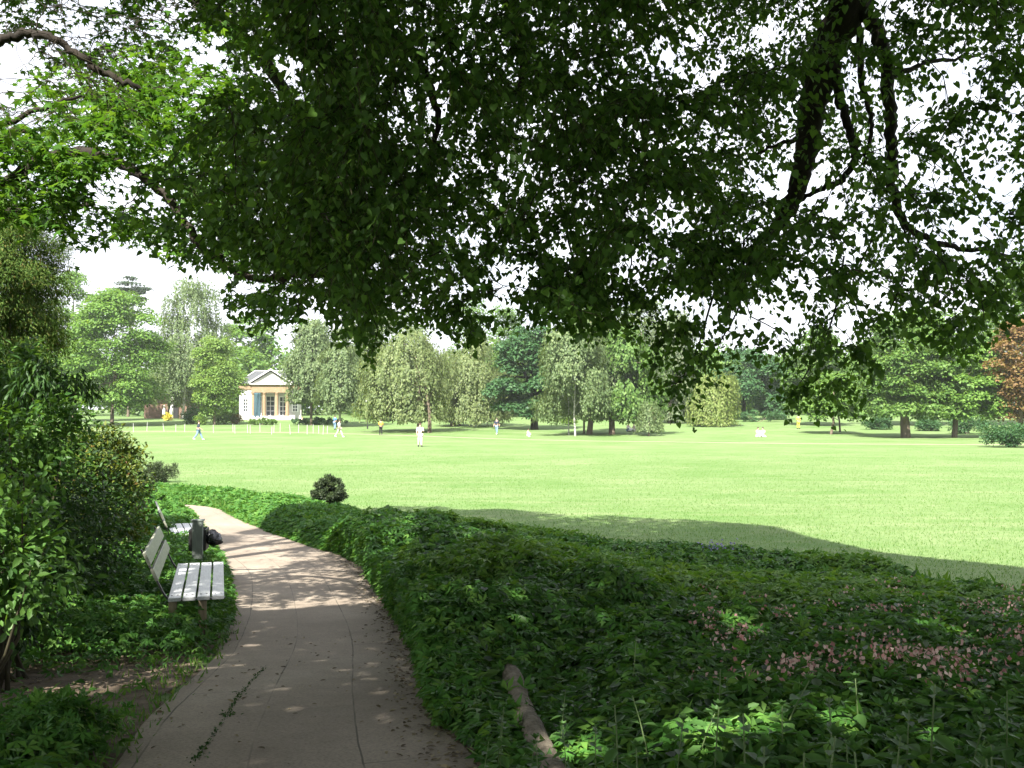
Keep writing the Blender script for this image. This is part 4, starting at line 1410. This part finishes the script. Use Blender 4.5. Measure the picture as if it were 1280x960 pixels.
# distant woodland that reads as one dark mass behind them
pts, nrm = [], []
for _ in range(170):
    px = rng.uniform(-150, 1450)
    Y = rng.uniform(172, 225)
    hgt = rng.uniform(10, 15) + (2.5 if 600 < px < 780 else 0)
    c = np.array([*P(px, 517, Y)[:2], TZ(Y) + hgt * .5])
    m = 900
    q = rvec(m)
    pts.append(c + q * np.array([5.5, 5, hgt * .55]) * (rng.random((m, 1)) ** .25))
    nrm.append(q + [0, 0, .5])
pts = np.concatenate(pts); nrm = np.concatenate(nrm); n = len(pts)
ok = pts[:, 2] > TZ(pts[:, 1]) - .2
tag(leaves('woods', pts[ok], (rvec(n) + [0, 0, -.3])[ok], (nrm + rvec(n) * .5)[ok], rng.uniform(.6, 1.2, n)[ok], 'quad', FT['oak']), kind='stuff', label='dark woods closing the park behind the far trees', cat='woods')


# far shrubs ----------------------------------------------------------------
def far_bush(name, label, xl, xr, pyt, pyb, mk, n, leaf=.2, cat='bush', Y=None, mats=None, clump=24):
    px = (xl + xr) / 2
    g = G(px, pyb) if Y is None else np.array([*P(px, 517, Y)[:2], TZ(Y)])
    rx = (xr - xl) / 2 / F * g[1]
    rz = (P(px, pyt, g[1])[2] - g[2]) / 2
    c = g + [0, 0, rz]
    t = thing(name, g, label, cat)
    cc = rvec(clump) * (rng.random((clump, 1)) ** .4) * [rx * .8, min(rx, 1.6) * .8, rz * .75]
    i = rng.integers(0, clump, n)
    q = rvec(n)
    rc = min(rx, rz * 1.3) * .42
    pts = c + cc[i] + q * rc * (rng.random((n, 1)) ** .4)
    pts = pts[pts[:, 2] > TZ(pts[:, 1]) + .02]
    m = len(pts)
    o = unit(pts - c)
    leaves('foliage', pts, o + rvec(m) * .7, o * .6 + rvec(m) * .5 + [0, 0, .6], leaf * rng.uniform(.6, 1.3, m), 'quad', mats or FT[mk], t, g)
    mb = MB()
    for _ in range(5):
        e = cc[rng.integers(0, clump)] * .8 + [0, 0, rz]
        mb.tube([(rng.normal(0, .15), rng.normal(0, .1), -.1), e * .5 + [0, 0, -.1], e], [.05, .035, .015], 5)
    mb.build('stems', M['farbark'], t)


far_bush('far_bush', 'green bush at the foot of the young tree', 262, 302, 511, 530, 'oak', 2200)
far_bush('far_bush', 'dark rounded bush left of the young tree', 222, 262, 509, 530, 'chestnut', 2200)
far_bush('far_bush', 'purple brown bush beside the building', 288, 304, 517, 530, 'copper', 900)
far_bush('flowering_bush', 'low yellow flowering bush near the brick pavilion', 203, 217, 516, 526, None, 500, mats=M['yellowflower'], cat='bush')
far_bush('far_bush', 'yellowish low bush in the shrub row left of the purple one', 243, 262, 517, 531, 'young', 800)
far_bush('low_hedge', 'low clipped dark hedge along the front of the building', 304, 352, 523, 531, 'oak', 2600, cat='hedge', clump=60)
far_bush('low_hedge', 'low dark hedge running right from the building to the birches', 350, 446, 522.5, 531, 'chestnut', 4200, cat='hedge', clump=90)
far_bush('far_bush', 'bright green shrub under the pale olive trees', 432, 480, 508, 528, 'young', 2400, Y=150)
far_bush('far_bush', 'dark wide bush at the far right edge of the lawn', 1216, 1310, 527, 559, 'chestnut', 5200, leaf=.16, clump=50)
far_bush('far_bush', 'shady shrub between the right hand trunks', 1142, 1186, 520, 545, 'chestnut', 3000, Y=112)
far_bush('far_bush', 'dark shrub left of the thick chestnut trunk', 1075, 1125, 520, 543, 'chestnut', 3200, Y=116)
far_bush('far_bush', 'sunlit low shrub near the white birch trunk', 690, 726, 522, 535, 'young', 1600, Y=130)
far_bush('far_bush', 'dark undergrowth bush below the rounded dark tree', 906, 990, 512, 534, 'chestnut', 3600, Y=140)
far_bush('far_bush', 'dark undergrowth bush right of the copper tree trunk', 1180, 1240, 515, 545, 'chestnut', 3000, Y=104)

# ------------------------------------------------------------------ portico building
BY_ = 150.0
g = np.array([*P(338, 517, BY_)[:2], TZ(BY_)])
t = thing('portico_building', g, 'small white classical building with a columned sandstone portico and slate roof', 'building', rz=R(14))
px2m = BY_ / F
W2, D = 4.7, 8.0           # half width, depth
PW = 2.85                  # portico half width
H0 = .55; HE = P(334, 487, BY_)[2] - g[2]; HC = P(334, 491, BY_)[2] - g[2]; HA = P(338, 463, BY_)[2] - g[2]
EV = P(334, 480, BY_)[2] - g[2]
mb = MB()
mb.box(-W2, W2, 0, D, -.6, HE)
mb.build('wall', M['stucco'], t)
mb = MB()
mb.box(-W2 - .15, W2 + .15, -.12, D + .12, HE + .002, EV)
mb.build('cornice', M['sandstone'], t)
mb = MB()
hr = HA + .02
rl = W2 - 2.3
mb.add([(-W2 - .4, -.4, EV + .003), (W2 + .4, -.4, EV + .003), (W2 + .4, D + .4, EV + .003), (-W2 - .4, D + .4, EV + .003), (-rl, D / 2, hr), (rl, D / 2, hr)],
       [(0, 1, 5, 4), (1, 2, 5), (2, 3, 4, 5), (3, 0, 4), (3, 2, 1, 0)])
# portico gable roof running back into the main roof
y0 = -2.6
mb.add([(-PW - .35, y0 - .3, EV + .006), (0, y0 - .3, HA + .05), (PW + .35, y0 - .3, EV + .006), (-PW - .35, D / 2, EV + .006), (0, D / 2, HA + .05), (PW + .35, D / 2, EV + .006),
        (-PW - .35, y0 - .3, EV - .14), (0, y0 - .3, HA - .1), (PW + .35, y0 - .3, EV - .14), (-PW - .35, D / 2, EV - .14), (0, D / 2, HA - .1), (PW + .35, D / 2, EV - .14)],
       [(0, 1, 4, 3), (1, 2, 5, 4), (6, 9, 10, 7), (7, 10, 11, 8), (0, 3, 9, 6), (2, 8, 11, 5)])
roof = mb.build('roof', M['slate'], t)
mb = MB()
for a, b in [((-W2 - .4, -.4, EV + .05), (-rl, D / 2, hr + .05)), ((W2 + .4, -.4, EV + .05), (rl, D / 2, hr + .05)), ((-rl, D / 2, hr + .05), (rl, D / 2, hr + .05))]:
    mb.tube([a, b], .11, 6)
mb.build('ridge_cap', M['ridge'], roof)
# pediment
mb = MB()
mb.prism([(-PW, EV + .01), (PW, EV + .01), (0, HA - .25)], y0 + .05, y0 + .3)
ped = mb.build('pediment', M['stucco'], t)
mb = MB()
for s in (-1, 1):
    mb.prism([(s * (PW + .4), EV - .01), (s * (PW + .4), EV + .2), (0, HA + .16), (0, HA - .06)][::s], y0 - .36, y0 + .04)
mb.box(-PW - .3, PW + .3, y0 - .3, y0 + .04, EV - .15, EV + .0)
mb.build('pediment_moulding', M['white'], ped)
mb = MB()
for px_, pz_, r_ in ((0, .62, .34), (-.55, .4, .24), (.55, .4, .24), (-1.05, .27, .18), (1.05, .27, .18), (-.2, .95, .16), (.2, .95, .16)):
    mb.ball((px_, y0 + .02, EV + pz_), (r_, .1, r_), 8, 6)
mb.build('relief', M['ridge'], ped, smooth=True)
mb = MB()
mb.box(-PW, PW, y0, y0 + .6, HC, EV - .16)
for s in (-1, 1):
    mb.box(s * PW - .3 if s > 0 else -PW, s * PW if s > 0 else -PW + .3, y0 + .602, -.13, HC, EV - .16)
mb.build('entablature', M['sandstone'], t)
mb = MB()
mb.box(-PW + .303, PW - .303, y0 + .603, -.003, HC + .25, HC + .4)
mb.build('ceiling', M['stucco'], t)
for cx_ in (-PW + .32, -.93, .93, PW - .32):
    mb = MB()
    zz = [H0, H0 + .18, H0 + .181, HC - .3, HC - .299, HC - .12, HC - .119, HC]
    rr = [.36, .36, .29, .25, .31, .34, .38, .38]
    mb.tube([(cx_, y0 + .36, z) for z in zz], rr, 16)
    mb.build('column', M['sandstone'], t, smooth=False)
mb = MB()
mb.box(-PW - .2, PW + .2, y0 - .2, -.004, -.6, H0 - .02)
mb.box(-PW - .5, PW + .5, y0 - .9, y0 - .21, -.6, H0 - .2)
mb.build('steps', M['stucco'], t)
for cx_, w_, z0_, z1_ in ((-3.75, .36, 1.2, 3.2), (3.75, .36, 1.2, 3.2), (-1.9, .5, H0, 3.5), (0, .62, H0, 3.6), (1.9, .5, H0, 3.5)):
    mb = MB()
    mb.box(cx_ - w_ - .14, cx_ + w_ + .14, -.05, -.002, z0_ - .05, z1_ + .14)
    wn = mb.build('window', M['white'], t)
    mb = MB()
    for i in range(2):
        for j in range(4):
            hz = (z1_ - z0_) / 4
            mb.box(cx_ - w_ + i * w_ + .05, cx_ + (i) * w_ - .05, -.075, -.052, z0_ + j * hz + .06, z0_ + (j + 1) * hz - .04)
    mb.build('pane', M['glass'], wn)

# banner between the columns
bp = np.array([-.0, 0, 0])
vs, fs = [], []
for j in range(15):
    for i in range(7):
        u, v = i / 6, j / 14
        vs.append(((u - .5) * .95, .10 * math.sin(u * 9 + v * 3) * (1 - .2 * v) + .08 * math.sin(v * 6), -3.9 * v))
for j in range(14):
    for i in range(6):
        a = j * 7 + i
        fs.append((a, a + 1, a + 8, a + 7))
mb = MB(); mb.add(vs, fs)
o = mb.build('hanging_banner', M['banner'], None, smooth=True)
so = o.modifiers.new('cloth_thickness', 'SOLIDIFY'); so.thickness = .02
mw = Matrix.Translation(Vector(g)) @ Matrix.Rotation(R(14), 4, 'Z')
o.location = mw @ Vector((-1.95, y0 - .12, HC - .05)); o.rotation_euler = (0, 0, R(14))
tag(o, 'long teal banner hanging between the two left columns of the portico', 'banner')

# brick pavilion half hidden at the left
g = np.array([*P(203, 517, 158)[:2], TZ(158)])
t = thing('brick_pavilion', g, 'low reddish brick pavilion with a dark opening left of the young tree', 'building')
top = P(203, 488, 158)[2] - g[2]
mb = MB()
mb.box(-3, .9, 0, 6, -.5, top - .35); mb.box(2.6, 4, 0, 6, -.5, top - .35)
mb.build('wall', M['redbrick'], t)
mb = MB(); mb.box(.91, 2.59, .5, .7, -.4, top - .36); mb.build('opening', M['dark'], t)  # solid panel between the walls, its shade painted in near-black
mb = MB(); mb.box(-3.3, 4.4, -1.6, 6.3, top - .345, top - .02); mb.build('roof', M['slate'], t)
mb = MB(); mb.tube([(2.1, -1.3, -.4), (2.1, -1.3, top - .35)], .13, 10); mb.build('post', M['white'], t)

# white parasols / tables by the pavilion
for px, py, lab in ((205, 524, 'closed white garden parasol left of the yellow bush'), (214, 522, 'closed white garden parasol nearer the brick pavilion')):
    g = np.array([*P(px, 517, 150)[:2], TZ(150)])
    t = thing('garden_parasol', g, lab, 'parasol')
    mb = MB(); mb.tube([(0, 0, 0), (0, 0, 2.2)], .03, 6); mb.tube([(0, 0, 0), (0, 0, .08)], .25, 10); mb.build('pole', M['postwood'], t)
    mb = MB(); mb.tube([(0, 0, .75), (0, 0, .8), (0, 0, 1.5), (0, 0, 2.25)], [.26, .3, .2, .03], 10); mb.build('canopy', M['white'], t, smooth=True)

# globe lamp
g = np.array([*P(459.5, 517, 118)[:2], TZ(118)])
zt = P(459.5, 501, 118)[2] - g[2]
t = thing('globe_lamp', g, 'park lamp with a white globe in front of the pale olive tree', 'lamp')
mb = MB(); mb.tube([(0, 0, -.1), (0, 0, .4), (0, 0, .42), (0, 0, zt - .2)], [.09, .09, .05, .04], 8); mb.build('post', M['iron'], t)
mb = MB(); mb.ball((0, 0, zt), .24, 14, 10); mb.build('globe', M['lampglobe'], t, smooth=True)

# stakes along the far footpath
st = None
for px, py in [(168, 540), (185, 539), (206, 539.5), (219, 540), (231, 540), (266, 541), (291, 540), (293.5, 542), (310, 541), (313, 542), (326, 540), (340, 543), (342, 541), (349.5, 540), (363, 543),
               (374, 541), (383, 543), (391, 542), (398, 542), (404, 543), (409, 542)]:
    g = G(px, py)
    if st is None:
        mb = MB(); h = .95
        mb.tube([(0, 0, -.2), (0, 0, h * .5), (.012, 0, h)], [.024, .024, .02], 6)
        mb.tube([(.012, 0, h + .002), (.012, 0, h + .05)], [.02, .005], 6)
        o = mb.build('wooden_stake', M['ridge'], None)
        st = o
    else:
        o = st.copy(); COL.objects.link(o)
    o.location = g + [0, rng.uniform(-.4, .4), 0]
    o.rotation_euler = (rng.normal(0, .05), rng.normal(0, .05), rng.uniform(0, 6))
    o.scale = (1, 1, rng.uniform(.85, 1.1))
    tag(o, 'thin white stake in the loose row along the far footpath', 'stake', 'white stakes along the far footpath')

# white timber frames under the trees
for px, py, lab in ((577, 533, 'small pale timber frame under the olive trees, left of the pair'), (611.5, 532, 'small pale timber frame under the trees near the chestnut')):
    g = np.array([*P(px, 517, 128)[:2], TZ(128)])
    t = thing('timber_frame', g, lab, 'frame')
    for s in (-1, 1):
        mb = MB(); mb.box(s * .28 - .05, s * .28 + .05, -.05, .05, -.1, 1.1); mb.build('post', M['white'], t)
    mb = MB(); mb.box(-.36, .36, -.045, .045, 1.102, 1.2); mb.build('rail', M['white'], t)


# ------------------------------------------------------------------ people
def skin_mesh(name, joints, edges, mat, parent, root, sub=1):
    me = bpy.data.meshes.new(name)
    names = list(joints)
    me.from_pydata([joints[k][:3] for k in names], [], [])
    me = bpy.data.meshes.new(name)
    me.from_pydata([joints[k][:3] for k in names], [(names.index(a), names.index(b)) for a, b in edges], [])
    o = bpy.data.objects.new(name, me)
    COL.objects.link(o)
    o.modifiers.new('skin', 'SKIN')
    sv = me.skin_vertices[0].data
    for i, k in enumerate(names):
        r = joints[k][3]
        sv[i].radius = (r, r) if np.isscalar(r) else r
        sv[i].use_root = (k == root)
    s = o.modifiers.new('sub', 'SUBSURF'); s.levels = s.render_levels = sub
    bpy.context.view_layer.update()
    ev = o.evaluated_get(bpy.context.evaluated_depsgraph_get())
    m2 = bpy.data.meshes.new_from_object(ev)
    m2.name = name
    o.modifiers.clear()
    o.data = m2
    m2.materials.clear(); m2.materials.append(mat)
    m2.polygons.foreach_set('use_smooth', np.ones(len(m2.polygons), bool))
    o.parent = parent
    return o


def person(px, py, Hgt, rz, top, legs, label, pose='stand', hair='hair', Y=None, group=None, shoes='black'):
    g = G(px, py) if Y is None else np.array([*P(px, 517, Y)[:2], TZ(Y)])
    t = thing('person', g, label, 'person', group, rz)
    k = Hgt / 1.75
    st = {'stand': .06, 'walk': .26, 'stride': .36}.get(pose, 0)
    J = {}
    if pose in ('sit', 'crouch'):
        hz = .12 if pose == 'sit' else .32
        fy = -.75 if pose == 'sit' else -.22
        J['pelvis'] = (0, 0, hz, .14); J['waist'] = (0, .02, hz + .2, .125); J['chest'] = (0, -.02, hz + .43, .145); J['neck'] = (0, -.06, hz + .6, .055)
        J['head'] = (0, -.09, hz + .70, .085); J['crown'] = (0, -.08, hz + .82, .08)
        for s, n in ((-1, 'l'), (1, 'r')):
            J['hip' + n] = (s * .1, -.04, hz - .01, .1)
            J['knee' + n] = (s * .17, -.42, hz + (.22 if pose == 'sit' else .12), .068)
            J['ank' + n] = (s * .14, fy, .07, .045); J['toe' + n] = (s * .15, fy - .17, .04, .035)
            J['sho' + n] = (s * .18, -.02, hz + .5, .062); J['elb' + n] = (s * .26, -.14, hz + .28, .045); J['hand' + n] = (s * .16, -.38, hz + .26, .03); J['fin' + n] = (s * .14, -.45, hz + .24, .022)
    else:
        J['pelvis'] = (0, 0, .95, .14); J['waist'] = (0, 0, 1.13, .125); J['chest'] = (0, -.02, 1.33, .15); J['neck'] = (0, -.02, 1.5, .055)
        J['head'] = (0, -.04, 1.6, .085); J['crown'] = (0, -.03, 1.71, .08)
        for s, n in ((-1, 'l'), (1, 'r')):
            f = -s * st
            J['hip' + n] = (s * .095, 0, .88, .1)
            J['knee' + n] = (s * .1, f * .45 - .04, .49, .066)
            J['ank' + n] = (s * .1, f + (.05 if f > 0 else 0), .09 + max(0, f) * .18, .045); J['toe' + n] = (s * .12, f - .15 + (.05 if f > 0 else 0), .04 + max(0, f) * .05, .035)
            J['sho' + n] = (s * .19, -.01, 1.42, .062)
            J['elb' + n] = (s * .26, -f * .35 + .03, 1.14, .045); J['hand' + n] = (s * .25, -f * .8 - .1, .92, .03); J['fin' + n] = (s * .24, -f * .9 - .14, .84, .02)
            if pose == 'stand' and s == 1:
                J['elb' + n] = (s * .27, -.02, 1.15, .045); J['hand' + n] = (s * .14, -.24, 1.2, .03); J['fin' + n] = (s * .08, -.29, 1.23, .02)
    J = {a: (b[0] * k, b[1] * k, b[2] * k, b[3] * k) for a, b in J.items()}
    spine = [('pelvis', 'waist'), ('waist', 'chest'), ('chest', 'neck'), ('neck', 'head'), ('head', 'crown')]
    lim = []
    for n in 'lr':
        lim += [('pelvis', 'hip' + n), ('hip' + n, 'knee' + n), ('knee' + n, 'ank' + n), ('ank' + n, 'toe' + n), ('chest', 'sho' + n), ('sho' + n, 'elb' + n), ('elb' + n, 'hand' + n), ('hand' + n, 'fin' + n)]
    skin_mesh('body', J, spine + lim, M['skin'], t, 'pelvis')
    gr = lambda keys, add: {a: (*J[a][:3], J[a][3] + add * k) for a in keys}
    tk = ['pelvis', 'waist', 'chest'] + [a + n for n in 'lr' for a in ('sho', 'elb')]
    skin_mesh('shirt', gr(tk, .018), [('pelvis', 'waist'), ('waist', 'chest')] + [e for n in 'lr' for e in (('chest', 'sho' + n), ('sho' + n, 'elb' + n))], M['c_' + top], t, 'pelvis')
    lk = ['pelvis'] + [a + n for n in 'lr' for a in ('hip', 'knee', 'ank')]
    skin_mesh('trousers', gr(lk, .02), [e for n in 'lr' for e in (('pelvis', 'hip' + n), ('hip' + n, 'knee' + n), ('knee' + n, 'ank' + n))], M['c_' + legs], t, 'pelvis')
    h = J['head']; c = J['crown']
    mb = MB()
    mb.ball((c[0], c[1] + .022 * k, c[2] - .02 * k), (.098 * k, .1 * k, .1 * k), 12, 8)
    mb.build('hair', M[hair], t, smooth=True)
    for n in 'lr':
        a, b = np.array(J['ank' + n][:3]), np.array(J['toe' + n][:3])
        mb = MB(); mb.tube([a + [0, .05 * k, -.02 * k], (a + b) / 2, b + [0, -.02 * k, 0]], [.055 * k, .056 * k, .035 * k], 8)
        mb.build('shoe', M['c_' + shoes], t, smooth=True)
    return t


person(248, 550, 1.75, R(100), 'navy', 'jeans', 'person in a dark top and blue jeans walking on the lawn before the building', 'stride', shoes='white')
person(424, 546.5, 1.7, R(70), 'white', 'beige', 'person in a white top and pale trousers striding across the lawn below the birches', 'stride', shoes='white')
person(418.5, 537, 1.7, R(150), 'blue', 'jeans', 'person in blue standing behind the striding one near the white birch trunk', 'stand')
person(476, 543.5, 1.6, R(200), 'orange', 'black', 'person in an orange yellow top and black trousers on the grass', 'stand')
person(525, 558.5, 1.74, R(15), 'white', 'cream', 'person all in white standing in the middle of the lawn', 'stand', shoes='black')
person(621, 543, 1.72, R(-20), 'navy', 'jeans', 'person in a dark top and blue jeans under the trees near the chestnut', 'walk', shoes='white')
person(660, 546, 1.15, R(60), 'white', 'white', 'small figure in white crouching at the edge of the tree shade', 'crouch', shoes='white')
person(947, 546, 1.7, R(40), 'white', 'cream', 'person in white sitting on the far lawn, left one of the seated pair', 'sit', shoes='white')
person(954, 546, 1.7, R(-50), 'white', 'beige', 'person in white sitting on the far lawn, right one of the seated pair', 'sit', shoes='white')
person(785, 539, 1.7, R(30), 'white', 'jeans', 'person in white sitting on the grass behind the thick tree trunk', 'sit')
person(793, 539.5, 1.7, R(-60), 'cream', 'white', 'person in cream sitting beside another behind the thick trunk', 'sit')
person(998, 536, 1.7, R(180), 'yellow', 'yellow', 'person in yellow standing under the trees at the far right', 'stand')
person(378, 529, 1.6, R(20), 'white', 'beige', 'person in white sitting at the low hedge under the birch', 'sit', Y=136)
# ------------------------------------------------------------------ thin summer haze
mb = MB(); mb.box(-330, 330, -40, 330, -2, 45)
hm, hnt, hout = new_mat('summer_haze')
pv = hnt.nodes.new('ShaderNodeVolumePrincipled')
pv.inputs['Color'].default_value = (.93, .96, 1, 1)
pv.inputs['Density'].default_value = .00024
pv.inputs['Anisotropy'].default_value = .3
hnt.links.new(pv.outputs[0], hout.inputs['Volume'])
tag(mb.build('haze', hm), kind='stuff', label='thin pale summer haze over the park', cat='haze')
# ------------------------------------------------------------------ sky, sun, camera
w = bpy.data.worlds.new('World')
S.world = w
w.use_nodes = True
nt = w.node_tree
nt.nodes.clear()
out = nt.nodes.new('ShaderNodeOutputWorld')
bg = nt.nodes.new('ShaderNodeBackground')
sky = nt.nodes.new('ShaderNodeTexSky')
sky.sky_type = 'NISHITA'
sky.sun_disc = False
sky.sun_elevation = SUN_EL
sky.sun_rotation = math.atan2(TO_SUN[0], TO_SUN[1])
sky.air_density = 1.2; sky.dust_density = 2.0
tc = nt.nodes.new('ShaderNodeTexCoord')
mp = nt.nodes.new('ShaderNodeMapping'); mp.inputs['Scale'].default_value = (1, 1, 2.4)
nt.links.new(tc.outputs['Generated'], mp.inputs[0])
n1 = noise(nt, 2.6, 8, .62, mp.outputs[0], .3)
cr = ramp(nt, [(.30, (.55, .55, .55)), (.52, (1, 1, 1))])
nt.links.new(n1.outputs[0], cr.inputs[0])
n2 = noise(nt, 4.2, 6, .6, mp.outputs[0])
cc = ramp(nt, [(.3, (5.2, 5.4, 6.1)), (.7, (7.4, 7.5, 7.9))])
nt.links.new(n2.outputs[0], cc.inputs[0])
mix = mixc(nt, cr.outputs[0], sky.outputs[0], cc.outputs[0])
nt.links.new(mix, bg.inputs[0])
bg.inputs[1].default_value = .07
nt.links.new(bg.outputs[0], out.inputs[0])

sl = bpy.data.lights.new('sun', 'SUN')
sl.energy = 5.0
sl.angle = R(.53)
sl.color = (1, .955, .88)
so = bpy.data.objects.new('sun', sl)
COL.objects.link(so)
so.rotation_euler = Vector(TO_SUN).to_track_quat('Z', 'Y').to_euler()

cd = bpy.data.cameras.new('camera')
cd.sensor_width = 36
cd.lens = F * 36 / 1280
cd.clip_start = .05
cd.clip_end = 3000
co = bpy.data.objects.new('camera', cd)
COL.objects.link(co)
co.location = CAM
co.rotation_euler = (math.pi / 2 + PITCH, 0, 0)
S.camera = co

S.render.engine = 'CYCLES'
c = S.cycles
c.max_bounces = 7; c.diffuse_bounces = 4; c.glossy_bounces = 2; c.transmission_bounces = 5; c.transparent_max_bounces = 4
c.caustics_reflective = False; c.caustics_refractive = False
c.use_denoising = True
try:
    c.denoiser = 'OPENIMAGEDENOISE'
    c.denoising_input_passes = 'RGB_ALBEDO_NORMAL'
except Exception:
    pass
c.volume_bounces = 1
c.sample_clamp_indirect = 8
S.view_settings.view_transform = 'Standard'
S.view_settings.look = 'None'
S.view_settings.gamma = 1
S.view_settings.exposure = 1.95
